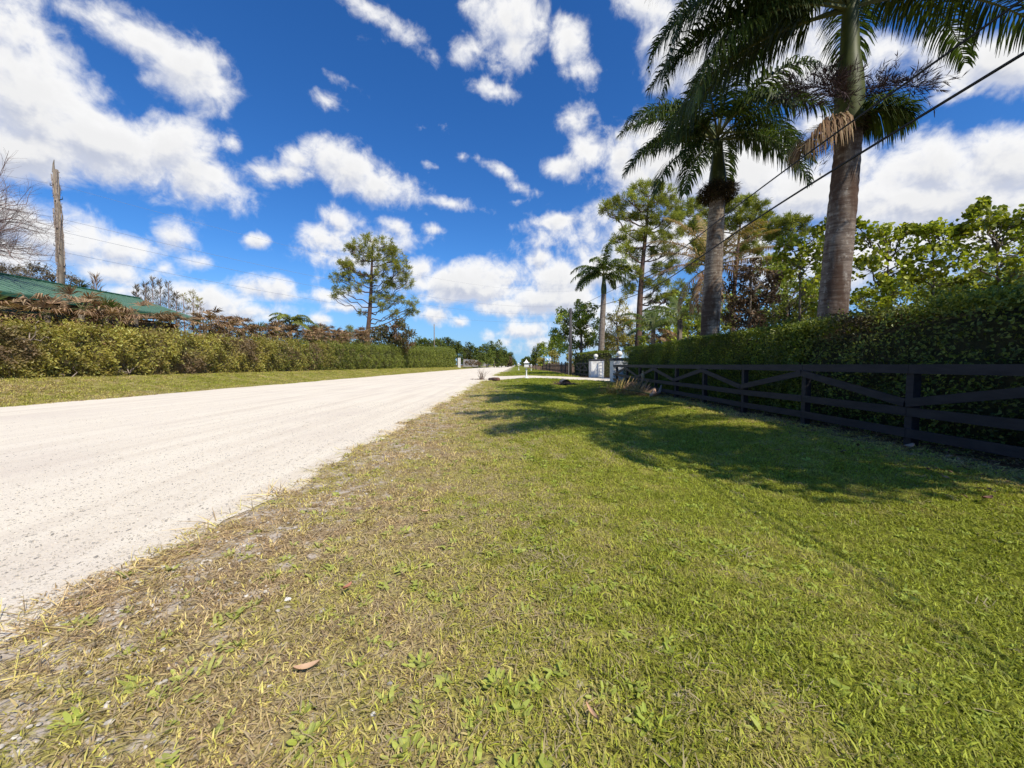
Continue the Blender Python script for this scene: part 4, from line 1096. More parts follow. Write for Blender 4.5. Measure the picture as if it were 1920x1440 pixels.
# ------------------------------------------------------------------ dead fan palms on top of the left hedge
for k in range(32):
    Yk = 15.0 + k*1.15 + .012*k*k
    cx = -23.7 + rng.uniform(-1.0, .7); gz0 = float(gz(cx, Yk))
    hz = 3.3 + rng.uniform(-.55, .55) + .036*(Yk-18)
    green = k in (2, 7, 16, 23)
    lab = 'withered brown fan palm sticking out above the left hedge' if not green else 'fan palm above the left hedge with green heart and brown outer fans'
    t = thing('fan_palm', (cx, Yk, gz0), lab, 'fan palm', 'withered fan palms above the left hedge' if not green else 'half green fan palms above the left hedge')
    g = Geo(); g.tube([(cx, Yk, gz0-.1), (cx+.05, Yk, gz0+hz*.5), (cx, Yk, gz0+hz)], [.16, .14, .12], 8); g.obj('trunk', M['bark_grey'], t, True)
    g = Geo()
    for j in range(40 if k < 14 else 64):
        a = rng.uniform(0, 6.28); el = rng.uniform(-.3, 1.1)
        fan(g, (cx, Yk, gz0+hz-rng.uniform(.2, 2.6 if k < 14 else 3.6)*(j % 3 > 0)), (math.cos(a)*math.cos(el), math.sin(a)*math.cos(el), math.sin(el)), rng.uniform(.4, 1.0), 20, rng.uniform(.6, .95), rng.uniform(.3, 1.1), w=.06)
    g.obj('dry_fans', [M['dead_frond'], M['rachis']], t)
    if green:
        g = Geo()
        for j in range(8):
            a = rng.uniform(0, 6.28); el = rng.uniform(.7, 1.4)
            fan(g, (cx, Yk, gz0+hz), (math.cos(a)*math.cos(el), math.sin(a)*math.cos(el), math.sin(el)), .75, 20, .7, .05, w=.045)
        g.obj('green_fans', [M['green_frond'], M['rachis']], t)

# ------------------------------------------------------------------ green-roofed stable
tb = thing('stable', (-30, 22, .66), 'low stable with a long green metal roof behind the left hedge', 'building')
RX, RZ, EZ, EX0, EX1 = -30.0, 6.55, 5.0, -25.6, -34.4
g = Geo(); th = .09
for ex in (EX0, EX1):
    a = np.array([[RX, 6, RZ], [ex, 6, EZ], [ex, 31.9, EZ], [RX, 31.4, RZ]])
    lo = a - np.array([0, 0, th])
    g.add(np.vstack([a, lo]), [[0, 1, 2, 3], [7, 6, 5, 4], [1, 5, 6, 2], [0, 4, 5, 1], [2, 6, 7, 3]] if ex > RX else [[3, 2, 1, 0], [4, 5, 6, 7], [2, 6, 5, 1], [1, 5, 4, 0], [3, 7, 6, 2]])
g.add([[RX, 31.4, RZ], [EX0, 31.9, EZ], [EX1, 31.9, EZ]], None, [[0, 1, 2]])
g.obj('roof', M['roof'], tb)
g = Geo()
for yy in np.arange(6.4, 31.2, .45):
    g.beam((RX+.02, yy, RZ+.012), (EX0+.02, yy, EZ+.012), .03, .025)
g.obj('roof_seams', M['roof'], tb)
g = Geo(); g.tube([(RX, 6, RZ+.04), (RX, 31.4, RZ+.04)], .07, 8); g.obj('ridge_cap', M['trim'], tb)
g = Geo(); g.beam((EX0+.03, 6, EZ-.16), (EX0+.03, 31.9, EZ-.16), .03, .18); g.obj('fascia', M['trim'], tb)
g = Geo(); g.box((-33.4, 7, .6), (-26.9, 31, 4.55)); g.obj('wall', M['wall'], tb)
for k in range(6):
    y0 = 9 + k*3.6
    g = Geo(); g.box((-26.93, y0, 2.2), (-26.87, y0+1.5, 3.9)); g.obj('window', M['dark'], tb)
g = Geo(); g.box((-26.88, 7.2, 3.95), (-26.82, 30.8, 4.25)); g.obj('wall_band', M['roof'], tb)

# ------------------------------------------------------------------ left utility pole wrapped in dead vine, power lines
UY = 29.0
pt, ptl, z0 = pole('utility_pole', 104, 318, UY, .175, 'weathered wooden pole wrapped in dead vines behind the stable roof', 'pole')
xb = ptl[0]
g = Geo(); g.tube([(xb-.15, UY, ptl[2]-.2), (xb-.12, UY, ptl[2]+.4), (xb-.06, UY, ptl[2]+.7)], [.09, .05, .02], 6)
g.obj('broken_tip', M['pole'], pt)
g = Geo()
for k in range(26):
    a0 = rng.uniform(0, 6.28); zz = rng.uniform(1.5, ptl[2]-.6); hgt = rng.uniform(1, 3.5); m = 9; tt = np.linspace(0, 1, m)
    a = a0 + tt*rng.uniform(-1.6, 1.6); rr = .19 + .04*rng.uniform(0, 1, m)
    zq = np.minimum(zz + hgt*tt, ptl[2]-.1)
    g.tube(np.stack([xb+rr*np.cos(a), UY+rr*np.sin(a), zq], 1), rng.uniform(.02, .05), 4)
m = 420; a = rng.uniform(0, 6.28, m); zz = rng.uniform(2, ptl[2]-.4, m)
p = np.stack([xb+.18*np.cos(a), UY+.18*np.sin(a), zz], 1); D = np.stack([np.cos(a), np.sin(a), rng.uniform(-1.5, .3, m)], 1)
g.leaves(p, D, rdir(m), rng.uniform(.05, .17, m), .04, .1)
g.obj('dead_vine', M['stick'], pt)
for k, (dz, sx) in enumerate(((-1.2, -.45), (-2.2, .4), (-5.5, -.42), (-7, .35))):
    g = Geo(); g.tube([(xb, UY, ptl[2]+dz), (xb+sx, UY, ptl[2]+dz+.1), (xb+sx, UY, ptl[2]+dz+.35)], [.035, .03, .045], 6); g.obj('insulator', M['meter'], pt)
ends_l = [at(-200, 235, 20), at(-200, 260, 20), at(-200, 300, 20), at(-200, 330, 20)]
for k, (py, far) in enumerate([(345, (1085, 545)), (408, (1085, 572)), (432, (1085, 585)), (470, (1085, 598))]):
    a = at(104, py, UY); c_ = at(far[0], far[1], 105.0)
    pts = [at(-260, py-60-k*6, 17)]
    for q in np.linspace(0, 1, 24):
        p = a + (c_-a)*q; p = p + np.array([0, 0, -2.6*4*q*(1-q)]); pts.append(p)
    P = np.array(pts); g = Geo(); g.tube(P, .011 if k else .008, 5)
    tag(g.obj('power_line', M['wire'], None, True), ['topmost thin power line from the vine-wrapped pole across the sky', 'second power line down from the vine-wrapped pole', 'third power line down from the vine-wrapped pole', 'lowest power line from the vine-wrapped pole across the road'][k], 'power line', 'power lines over the road')

# bare tree at the left edge
bt = thing('bare_tree', (*at(-150, 600, 21)[:2], .66), 'leafless tree with fine reddish twigs at the left edge of the photo', 'tree')
g = Geo(); g2 = Geo()
b0 = at(-150, 600, 21); b0[2] = .6; top = at(-110, 420, 21)
g.tube([b0, (b0+top)/2, top], [.22, .18, .13], 8)
def grow(p, d, L, r, dep):
    n = 6; P = [np.array(p)]; dd = np.array(d, float)
    for i in range(n):
        dd = dd + rng.normal(0, .10, 3) + np.array([0, 0, .02]); dd /= np.linalg.norm(dd); P.append(P[-1] + dd*L/n)
    P = np.array(P); g.tube(P, np.linspace(r, r*.5, n+1), 5 if dep > 1 else 3, False)
    if dep == 0: return
    for i in range(1, n+1):
        for s in range(2 if dep > 1 else 2):
            if rng.uniform() < .66:
                nd_ = dd*.9 + rdir(1)[0]*.75; nd_[2] += .12; nd_ /= np.linalg.norm(nd_)
                grow(P[i], nd_, L*rng.uniform(.42, .68), r*.42, dep-1)
for (tx, ty, dY, r) in ((60, 330, 0, .075), (40, 400, -1, .07), (85, 420, 1, .07), (30, 470, 0, .06), (80, 470, -.5, .05), (-60, 280, 0, .08), (20, 300, 1.5, .06)):
    e = at(tx, ty, 21+dY); s0 = (b0+top)/2*.35 + top*.65 + np.array([0, 0, rng.uniform(-.8, .2)])
    d = e - s0; L = np.linalg.norm(d)
    grow(s0, d/L, L*.62, r, 3)
g.obj('branches', M['twig'], bt)

# ------------------------------------------------------------------ trees left
pine('pine_tree', 'tall lone pine with an open rounded crown behind the left hedge', 'tree',
     [(688, 690), (689, 630), (693, 590), (696, 540), (697, 500), (699, 462), (700, 452)], 75,
     [(668,463,16),(694,453,17),(720,460,18),(743,482,18),(756,507,18),(762,530,14),(733,497,17),(703,485,16),(679,485,14),(648,493,12),(640,497,9),(634,522,13),(655,516,14),(683,520,14),(714,508,14),(742,528,15),
      (632,545,8),(668,540,13),(655,500,10),(646,545,9),(716,548,13),(733,562,13),(752,562,9),(773,566,9),(778,580,8),(766,588,8),(718,576,10),(740,586,8),(679,586,6),(704,560,8),(626,556,5),(656,470,9),(690,470,12),(735,470,12),(700,525,10),(727,535,11)],
     .48, .07, M['needle_far'], per=.48, nl=.62, nw=.085, nn=32)
leafy('round_tree', 'dense bronze-green round tree right below the lone pine', 'tree', [(740, 690), (740, 650), (740, 620)], 72,
      [(712, 625, 20), (735, 612, 22), (755, 625, 22), (725, 640, 24), (760, 645, 18), (745, 645, 24), (700, 640, 14), (748, 603, 10)], .3, M['mango'], leaf=.42, lw=.5, dens=1.8)
# tree line behind the hedge end, individual trees
line = [(645, 636, 14, 120, 'far_tree'), (672, 638, 13, 125, 'far_tree'), (620, 640, 12, 120, 'far_tree'), (596, 632, 14, 100, 'far_tree'), (580, 625, 12, 100, 'broad_dark'),
        (790, 641, 14, 150, 'far_tree'), (806, 646, 14, 150, 'far_tree'), (826, 643, 14, 155, 'far_tree'), (842, 644, 14, 160, 'far_tree'), (858, 650, 14, 160, 'far_tree'), (775, 650, 12, 145, 'far_tree'),
        (882, 652, 14, 170, 'far_tree'), (874, 662, 13, 165, 'broad_dark'), (900, 660, 14, 170, 'far_tree'), (895, 668, 12, 165, 'far_tree'), (912, 656, 14, 180, 'far_tree'), (927, 650, 15, 190, 'far_tree'), (940, 658, 14, 200, 'far_tree'), (932, 668, 14, 195, 'far_tree'), (915, 670, 12, 185, 'broad'),
        (952, 667, 11, 230, 'far_tree'), (960, 673, 9, 280, 'far_tree'), (953, 674, 8, 225, 'far_brown')]
for k, (px, py, r, Y, mt) in enumerate(line):
    ms = [(px + rng.uniform(-.6, .6)*r, py + rng.uniform(-.5, .9)*r, r*rng.uniform(.45, .7)) for _ in range(7)] + [(px, py, r*.7), (px, py+r*.9, r*.8), (px-r*.5, py+r*1.1, r*.7), (px+r*.5, py+r*1.1, r*.7)]
    ms = [m for m in ms if m[1] < 683] + [(px-r*.4, 680, 5), (px+r*.4, 680, 5)]
    where = 'behind the long left hedge' if px < 780 else ('behind the end of the long left hedge' if px < 865 else 'along the far left side of the road')
    leafy('tree', ('distant bushy tree ' if mt != 'far_brown' else 'distant browned small tree ') + where, 'tree', [(px, 684), (px, py+r*.5), (px, py)], Y, ms, .3, M[mt], 'distant trees ' + where, leaf=.0032*Y, lw=.6, dens=1.1, fine=.7)
# tiny pine poking out
pine('pine_tree', 'small spindly pine top left of the lone pine', 'tree', [(655, 690), (655, 640), (655, 612)], 110, [(655, 616, 4), (650, 624, 5), (660, 624, 4), (654, 632, 6), (648, 634, 4)], .15, .04, M['needle_far'], per=1, nl=.8, nw=.07, nn=24)
pl2, _, _ = pole('utility_pole', 814, 608, 125, .16, 'thin distant utility pole behind the left hedge', 'pole')
# palm above hedge
c0 = at(545, 606, 41); z0 = float(gz(c0[0], 41))
t = thing('palm_tree', (c0[0], 41, z0), 'young yellow-green palm rising behind the left hedge', 'palm tree')
g = Geo(); g.tube([(c0[0], 41, z0-.1), (c0[0], 41, c0[2])], [.2, .13], 10); g.obj('trunk', M['bark_grey'], t, True)
for (az, el, L, dr) in ((180, 50, 2.7, 105), (160, 30, 2.4, 90), (0, 62, 2.9, 140), (10, 25, 3.0, 75), (340, 10, 2.8, 60), (200, 70, 2.6, 120), (30, 45, 2.8, 110), (270, 60, 2.7, 130), (90, 60, 2.7, 130), (20, 5, 2.4, 60)):
    g = Geo(); frond(g, c0, R(az), R(el), L*.95, R(dr), 50, .62, .075, .6, .3, .04); g.obj('frond', [M['hedge_far'], M['rachis']], t)
# wispy trees behind the roof
def wispy(name, label, spots, Y, n=500, mat='casuarina', L=.5, up=.9, w=.05):
    b = at(spots[0][0], 690, Y); t = thing(name, (b[0], Y, float(gz(b[0], Y))), label, 'tree')
    g = Geo(); c = Geo()
    for (px, p0, p1, wd) in spots:
        a = at(px, p0, Y); e = at(px+rng.uniform(-3, 3), p1, Y); a[2] = float(gz(a[0], Y))
        g.tube([a, (a+e)/2, e], [.14, .08, .02], 6)
        zlo = at(px, p0, Y)[2]
        u = rng.uniform(0, 1, n); P = np.stack([a[0]+(e[0]-a[0])*u, np.full(n, Y), zlo+(e[2]-zlo)*u], 1)
        rr = wd*Y/F*(1-u*.8)*rng.uniform(0, 1, n)**.7; th = rng.uniform(0, 6.28, n)
        cl = (np.sin(u*19+th*1.0) > -.35)
        P[:, 0] += rr*np.cos(th); P[:, 1] += rr*np.sin(th)
        D = np.stack([np.cos(th)*.5, np.sin(th)*.5, np.full(n, up)], 1) + rdir(n)*.35
        c.leaves(P[cl], D[cl], rdir(n)[cl], rng.uniform(.5, 1.2, cl.sum())*L, w, 0)
    g.obj('trunk', M['twig'], t, True); c.obj('crown', M[mat], t)
wispy('conifer', 'sparse grey-brown conifer clump behind the end of the green roof', [(272, 575, 532, 9), (285, 578, 522, 10), (300, 580, 526, 9), (316, 580, 530, 10), (256, 575, 535, 6), (328, 585, 550, 8)], 45, 420)
wispy('conifer', 'small olive feathery tree right of the conifer clump', [(345, 595, 552, 14), (360, 595, 545, 12), (372, 598, 560, 10)], 46, 380, 'hedge_l', .45, .5, .05)
wispy('conifer', 'thin reddish spiky sapling above the middle of the green roof', [(181, 555, 520, 8)], 33, 160, 'dead_frond', .6, 1.0, .05)
leafy('tree', 'flat-topped olive-brown tree behind the green roof at the foot of the wooden pole', 'tree', [(100, 700), (100, 560), (100, 530)], 42,
      [(15, 502, 16), (45, 508, 15), (75, 503, 18), (100, 515, 15), (70, 522, 18), (125, 520, 14), (30, 520, 18), (-20, 510, 25), (145, 527, 9), (0, 520, 20)], .2, M['casuarina'], leaf=.3, lw=.25, dens=2.2, squash=.5)
t = thing('yucca', (*at(151, 560, 34)[:2], .66), 'spiky dark yucca poking above the green roof', 'plant')
g = Geo(); c0 = at(151, 540, 34); g.tube([(c0[0], 34, .5), c0], [.12, .1], 8)
g.obj('trunk', M['bark_grey'], t, True); g = Geo(); m = 50; D = rdir(m); D[:, 2] = np.abs(D[:, 2])+.3; g.leaves(np.repeat([c0], m, 0), D, rdir(m), rng.uniform(.6, 1.1, m), .06, .1); g.obj('leaves', M['broad_dark'], t)

# white pillar and grey wall past the hedge
g = Geo(); b = at(861, 687, 131); g.box((b[0]-.4, 130.6, .3), (b[0]+.45, 131.4, at(861, 671, 131)[2])); o = g.obj('gate_pillar', M['white']); tag(o, 'plain white square pillar at the far end of the left hedge', 'pillar')
t = thing('board_wall', (-17.5, 134, .5), 'distant grey board wall beyond the white pillar', 'wall')
for k in range(9):
    a = at(869+k*5.2, 680, 134+k*5.5); b = at(869+(k+1)*5.2-.4, 680, 134+(k+1)*5.5)
    g = Geo(); zb = .45; g.beam((a[0], a[1], 1.9), (b[0], b[1], 1.9), .08, 2.6); g.obj('panel', M['grey_wall'], t)
leafy('shrub', 'pinkish-brown dry shrub in front of the distant grey wall', 'shrub', [(885, 686), (885, 682)], 128, [(877, 681, 5), (884, 679, 6), (892, 680, 6), (899, 682, 4)], .08, M['far_brown'], leaf=.4, dens=1.4, base_z=.5)
leafy('shrub', 'low very dark leafy clump at the far left road edge', 'shrub', [(943, 686), (943, 684)], 160, [(937, 683.3, 2.6), (942, 683, 2.8), (948, 683.3, 2.6)], .08, M['broad_dark'], leaf=.4, dens=2, base_z=.5)  # leafy clump standing in for an indistinct dark shape

# ------------------------------------------------------------------ trees right
pine('pine_tree', 'tall pine with twisted limbs between the smaller royal palm and the grey-trunked palm', 'tree',
     [(1195, 690), (1197, 650), (1200, 560), (1206, 480), (1212, 430), (1214, 400), (1216, 370)], 42,
     [(1135,392,14),(1150,382,14),(1160,400,12),(1175,372,16),(1200,356,18),(1228,352,18),(1250,366,18),(1265,385,16),(1235,380,16),(1205,385,16),(1185,405,15),(1215,410,18),(1245,412,18),(1268,410,12),
      (1180,440,18),(1160,450,12),(1205,440,16),(1235,445,16),(1262,440,14),(1172,470,14),(1195,478,16),(1230,475,14),(1255,470,14),(1165,500,14),(1190,510,14),(1240,505,16),(1262,500,12),(1240,535,16),(1215,530,12),(1180,540,12),(1275,540,14),(1260,555,12),(1225,560,12)],
     .36, .05, M['needle'], per=.85, nl=.42, nw=.05, nn=50)
pine('pine_tree', 'pine crown showing behind the top of the grey ringed palm trunk', 'tree',
     [(1370, 690), (1375, 560), (1385, 450), (1390, 400)], 48,
     [(1280,400,14),(1300,385,14),(1310,420,16),(1292,430,14),(1330,395,14),(1370,385,14),(1400,378,16),(1425,392,14),(1440,410,12),(1395,405,16),(1370,420,16),(1420,425,16),(1405,445,14),(1335,440,16),(1310,460,14),(1440,440,12),(1300,500,12),(1320,480,14),(1390,470,16),(1420,465,12)],
     .32, .05, M['needle'], per=.9, nl=.5, nw=.07, nn=54)
pine('pine_tree', 'pine with a small pale crown left of the round-leaved trees', 'tree',
     [(1475, 690), (1474, 560), (1472, 480), (1473, 430)], 40,
     [(1450,425,12),(1465,412,12),(1485,410,13),(1503,415,12),(1510,430,10),(1475,430,12),(1495,445,10),(1455,450,10),(1440,490,10),(1495,490,10),(1445,440,8),(1460,500,10)],
     .22, .04, M['needle'], per=1.0, nl=.42, nw=.065, nn=50)
# large drying feather palm
def feather(px, py, Y, fr, label, mat, dmat=None, ll=.6, nl=70, wid=.04, tr=.16, name='feather_palm', mats=None):
    c0 = at(px, py, Y); z0 = float(gz(c0[0], Y)); t = thing(name, (c0[0], Y, z0), label, 'palm tree')
    g = Geo(); g.tube([(c0[0]-.1, Y, z0-.1), (c0[0], Y, (z0+c0[2])/2), c0], [tr*1.2, tr, tr], 10); g.obj('trunk', M['bark_grey'], t, True)
    for f in fr:
        g = Geo(); dead = len(f) > 4 and f[4] == 'dead'
        frond(g, c0, R(f[0]), R(f[1]), f[2], R(f[3]), nl, ll, wid, .5 if not dead else 1.0, .25, .035, ragged=.15 if dead else .05, curl=1.1)
        o = g.obj('frond', [M['dead_frond'] if dead else (M[f[4]] if len(f) > 4 else M[mat]), M['rachis']], t)
        if dead: o['label'] = 'brown dead frond'
    return t
feather(1336, 500, 20, [(95, 80, 3.4, 35), (178, 72, 3.6, 60), (170, 50, 3.6, 60), (185, 30, 3.4, 50), (182, 12, 3.2, 50), (2, 70, 3.4, 55), (0, 48, 3.7, 40), (5, 32, 3.9, 35, 'mixed_frond'), (358, 18, 3.9, 30, 'dead'), (2, 5, 3.6, 25, 'dead'), (0, -8, 3.0, 30, 'dead'),
        (195, -45, 2.6, 40, 'dead'), (190, -20, 3.0, 70, 'dead'), (350, -55, 2.4, 30, 'dead'), (250, 60, 3.2, 80), (300, 65, 3.2, 80), (10, 58, 3.6, 50, 'mixed_frond'), (260, -60, 2.6, 20, 'dead'), (220, -30, 2.8, 70, 'dead')],
        'big half-dead feather palm with brown fronds behind the grey ringed trunk', 'mixed_frond')
feather(1225, 618, 30, [(60, 70, 3.0, 60), (0, 62, 3.4, 70), (20, 45, 3.4, 80), (180, 50, 2.6, 90), (160, 65, 2.8, 80), (90, 70, 3, 70), (350, 35, 3, 80), (200, 20, 2.4, 70), (300, 50, 2.6, 100), (340, 5, 2.2, 60, 'dead')],
        'low arching dark green palm left of the half-dead palm', 'green_frond', ll=.7, wid=.06)
feather(1275, 600, 27, [(0, 60, 2.8, 80), (30, 40, 2.8, 80), (180, 45, 2.8, 90), (150, 60, 2.8, 90), (200, 15, 2.4, 70), (340, 20, 2.6, 80), (280, 50, 2.6, 100), (90, 70, 3, 60)], 'low dark palm just left of the ringed trunk', 'green_frond', ll=.6, wid=.06)
feather(1238, 640, 27.5, [(200, 60, 1.0, 110, 'dead'), (340, 65, 1.1, 120, 'dead'), (270, 50, 1.0, 110, 'dead'), (180, 75, 1.2, 110, 'mixed_frond'), (10, 40, 1.0, 100, 'mixed_frond'), (300, 80, 1.0, 100, 'dead')], 'small yellowed curling palm above the left end of the clipped hedge', 'dead_frond', ll=.35, wid=.06, nl=30, tr=.08)
# dark shrub tree behind
leafy('dark_tree', 'dark purplish-brown tree right of the ringed palm trunk', 'tree', [(1405, 690), (1405, 600), (1408, 540)], 17,
      [(1385,530,22),(1408,505,22),(1430,530,24),(1395,565,26),(1425,570,26),(1380,595,24),(1410,605,26),(1440,600,24),(1445,560,20),(1375,560,20),(1450,515,16)], .14, M['brown_bush'], leaf=.15, lw=.5, dens=1.7)
leafy('shrub_tree', 'fine-twigged olive bush left of the tallest palm trunk, above the hedge', 'tree', [(1480, 690), (1480, 620), (1480, 580)], 15,
      [(1455,590,22),(1480,570,24),(1500,595,24),(1470,605,24),(1435,615,16),(1510,565,18),(1490,540,18)], .08, M['hedge_loose'], leaf=.11, lw=.45, dens=1.4)
# sea grapes
SG = [
 ('round-leaved light green tree left of the tallest palm trunk', (1500, 560), 13.5, [(1475,455,22),(1500,470,24),(1528,450,26),(1545,475,26),(1515,500,26),(1485,500,20),(1540,520,26),(1510,540,24),(1465,480,14),(1550,555,24),(1520,575,24),(1545,425,14),(1560,440,18)]),
 ('round-leaved light green tree just right of the tallest palm trunk', (1665, 580), 12.5, [(1620,450,26),(1645,430,22),(1668,440,26),(1690,465,28),(1640,480,28),(1615,500,28),(1665,505,30),(1700,500,26),(1640,540,28),(1680,545,28),(1615,560,26),(1655,580,24),(1720,470,18),(1700,435,16),(1605,425,16)]),
 ('round-leaved tree in the middle of the right-hand thicket', (1750, 560), 12.0, [(1735,440,22),(1760,430,22),(1785,445,26),(1755,470,28),(1790,485,28),(1745,510,28),(1780,530,28),(1720,520,22),(1740,560,24),(1765,555,24),(1800,430,18),(1725,430,12)]),
 ('tallest round-leaved tree, reaching up at the right edge', (1870, 560), 11.5, [(1830,395,18),(1845,415,24),(1870,410,22),(1895,425,26),(1920,430,26),(1825,440,26),(1860,450,30),(1900,470,30),(1830,485,28),(1870,500,30),(1910,510,28),(1820,530,26),(1860,545,26),(1900,550,26),(1840,380,10),(1925,400,18),(1950,450,30),(1950,500,30)]),
]
for lab, (tx, ty), Y, ms in SG:
    leafy('sea_grape', lab, 'tree', [(tx, 690), (tx, ty), (tx, ty-90)], Y, [(a, b, c*.92) for a, b, c in ms], .07, M['seagrape'], leaf=.12, lw=.88, dens=.62, rnd=True, clump=.42, fine=.8)
leafy('dark_shrub', 'dark green undergrowth behind the loose hedge at the right edge', 'shrub', [(1800, 690), (1800, 600)], 12.8,
      [(1600,600,24),(1640,600,28),(1680,600,28),(1720,590,28),(1760,585,28),(1800,575,30),(1840,570,30),(1880,565,30),(1920,560,30),(1960,560,30)], .06, M['hedge_loose'], leaf=.13, dens=1.0)
leafy('backdrop_tree', 'dim green tree mass far behind the royal palms, seen between their trunks', 'tree', [(1290, 690), (1290, 640), (1290, 600)], 58,
      [(1140,640,18),(1170,645,20),(1170,610,16),(1205,635,20),(1215,600,16),(1240,640,22),(1250,560,16),(1275,630,22),(1290,590,18),(1300,545,14),(1310,630,22),(1380,640,22),(1400,560,20),(1370,600,20),(1420,600,22),(1450,630,22),(1480,580,22),(1500,620,22),(1530,590,22),(1345,640,22),(1560,620,24)], .3, M['broad_dark'], leaf=.32, dens=1.9)
# trees standing outside the right edge, whose shade falls on the lawn
for k, (x, y, lab) in enumerate(((8.9, .5, 'shade tree beyond the right edge behind the loose hedge'),)):
    sr = np.random.default_rng(5); ms = []
    for _ in range(24):
        z_ = sr.uniform(7.4, 9.8); ms.append(('w', sr.uniform(2.5, 6.9)+.51*z_, sr.uniform(4.3, 8.2)-.66*z_, z_, sr.uniform(.7, 1.1)))
    t = thing('shade_tree', (x, y, 0), lab, 'tree')
    g = Geo(); c = Geo(); g.tube([(x, y, -.1), (x+.1, y, 2), (x, y, 8.0)], [.22, .18, .08], 8)
    for _, mx_, my_, mz_, mr_ in ms:
        branch(g, (x, y, rng.uniform(1.5, 4)), (mx_, my_, mz_), .07, .02, .04, 6, .04)
        n1 = 300; D = rdir(n1); c.leaves(np.array([mx_, my_, mz_]) + D*(rng.uniform(0, 1, n1)**.5)[:, None]*mr_, rdir(n1), rdir(n1), rng.uniform(.12, .24, n1), .14, .1, True)
    g.obj('trunk', M['bark_grey'], t, True); c.obj('crown', M['seagrape'], t)
# mid-distance trees, right
leafy('broadleaf_tree', 'full green broadleaf tree behind the slim utility pole', 'tree', [(1090, 690), (1090, 640), (1088, 600)], 48,
      [(1058,600,16),(1080,585,18),(1105,582,18),(1050,625,18),(1075,615,22),(1105,610,22),(1060,645,20),(1090,640,22),(1115,635,18),(1040,640,14),(1085,570,10),(1050,585,10)], .25, M['broad'], leaf=.26, dens=2.1)
leafy('scrub_tree', 'tangled half-bare tree behind the slim royal palm trunk', 'tree', [(1158, 690), (1158, 640), (1156, 590)], 50,
      [(1145,600,18),(1165,590,18),(1150,630,22),(1175,625,20),(1135,640,16),(1185,600,16),(1165,560,14),(1180,650,18),(1150,655,18)], .22, M['hedge_l'], leaf=.24, dens=1.2, lw=.45)
leafy('scrub_tree', 'loose green bush between the tall pine and the half-dead palm', 'tree', [(1255, 690), (1255, 640), (1255, 600)], 38,
      [(1215,640,16),(1240,600,20),(1265,585,20),(1285,610,22),(1255,630,22),(1290,640,20),(1300,570,18),(1310,610,20),(1275,560,14),(1210,610,14)], .18, M['broad'], leaf=.24, dens=1.9)
leafy('backdrop_tree', 'deep green tree closing the gap behind the dark tree and olive bush', 'tree', [(1450, 690), (1450, 600), (1450, 540)], 34,
      [(1360,600,24),(1360,560,20),(1450,540,28),(1480,520,26),(1500,560,30),(1440,500,22),(1530,540,28),(1560,510,28),(1440,580,30),(1520,600,30),(1560,590,30)], .3, M['broad'], leaf=.24, dens=2.0)
leafy('backdrop_tree', 'deep green trees closing the gap behind the round-leaved thicket', 'tree', [(1750, 690), (1750, 600), (1750, 540)], 30,
      [(1640,560,34),(1700,540,34),(1760,550,36),(1820,530,36),(1880,520,36),(1930,540,36),(1980,520,40),(1640,610,30),(1720,610,34),(1800,600,36),(1880,600,36)], .3, M['broad'], leaf=.2, dens=1.9)
rl = [(1020, 652, 14, 90, 'broad'), (1005, 660, 13, 105, 'far_tree'), (1035, 648, 15, 78, 'broad'), (1000, 670, 9, 110, 'broad_dark'), (990, 672, 8, 150, 'far_tree'), (1040, 665, 12, 72, 'hedge_l'), (982, 677, 5, 240, 'far_tree'), (1015, 676, 8, 95, 'hedge_l'), (1070, 668, 12, 62, 'hedge_l')]
for k, (px, py, r, Y, mt) in enumerate(rl):
    ms = [(px+rng.uniform(-.6, .6)*r, py+rng.uniform(-.6, .7)*r, r*rng.uniform(.45, .65)) for _ in range(6)] + [(px, py, r*.7), (px, py+r*.8, r*.7)]
    ms = [m for m in ms if m[1] < 684] + [(px-r*.4, 681, 5), (px+r*.4, 681, 5)]
    lab = ['bright green roadside tree beyond the utility pole', 'dark rounded tree farther down the right verge', 'tall green tree just left of the utility pole', 'very dark low tree above the near mailbox', 'distant green tree at the right of the vanishing road', 'dry olive bush at the picket fence', 'tiny tree at the vanishing end of the road', 'dry olive bush behind the small distant pillar', 'dry olive bush behind the short crossed-board fence'][k]
    leafy('tree', lab, 'tree' if r > 12 else 'bush', [(px, 686), (px, py+r*.4), (px, py)], Y, ms, .2, M[mt], leaf=.0038*Y, lw=.6, dens=1.0 if mt != 'hedge_l' else .6, fine=.6)

# ------------------------------------------------------------------ small things on the lawn
def gpt(px, py, zg=None):
    """where the line of sight through a pixel meets the ground"""
    Y = 5.0
    for _ in range(60):
        p = at(px, py, Y); z = float(gz(p[0], Y)) if zg is None else zg
        Y = Y*(1.3-z)/(1.3-p[2])*.6 + Y*.4
    p = at(px, py, Y); p[2] = float(gz(p[0], Y)); return p
# fallen frond
p0 = gpt(1222, 745); t = thing('fallen_frond', p0, 'large fallen palm frond lying on the lawn before the fence', 'palm frond')
g = Geo(); e0 = gpt(1085, 735); az = math.atan2(e0[1]-p0[1], e0[0]-p0[0])
for k in range(3):
    frond(g, p0 + np.array([0, k*.14, .12]), az + (k-1)*.11, R(5), 2.8+.2*k, R(9), 70, .85, .028, .12, 1.5, .035, start=.05)
g.obj('leaflets', [M['mixed_frond'], M['rachis']], t)
g = Geo(); q = gpt(1232, 742)
g.tube([p0+np.array([0, 0, .1]), q+np.array([.1, 0, .12]), q+np.array([.22, .1, .45])], [.09, .07, .03], 7)
g.tube([p0+np.array([-.1, -.1, .05]), p0+np.array([.08, -.05, .2]), p0+np.array([.12, .05, .33])], [.06, .09, .05], 7)
g.obj('stem_base', M['cut'], t, True)
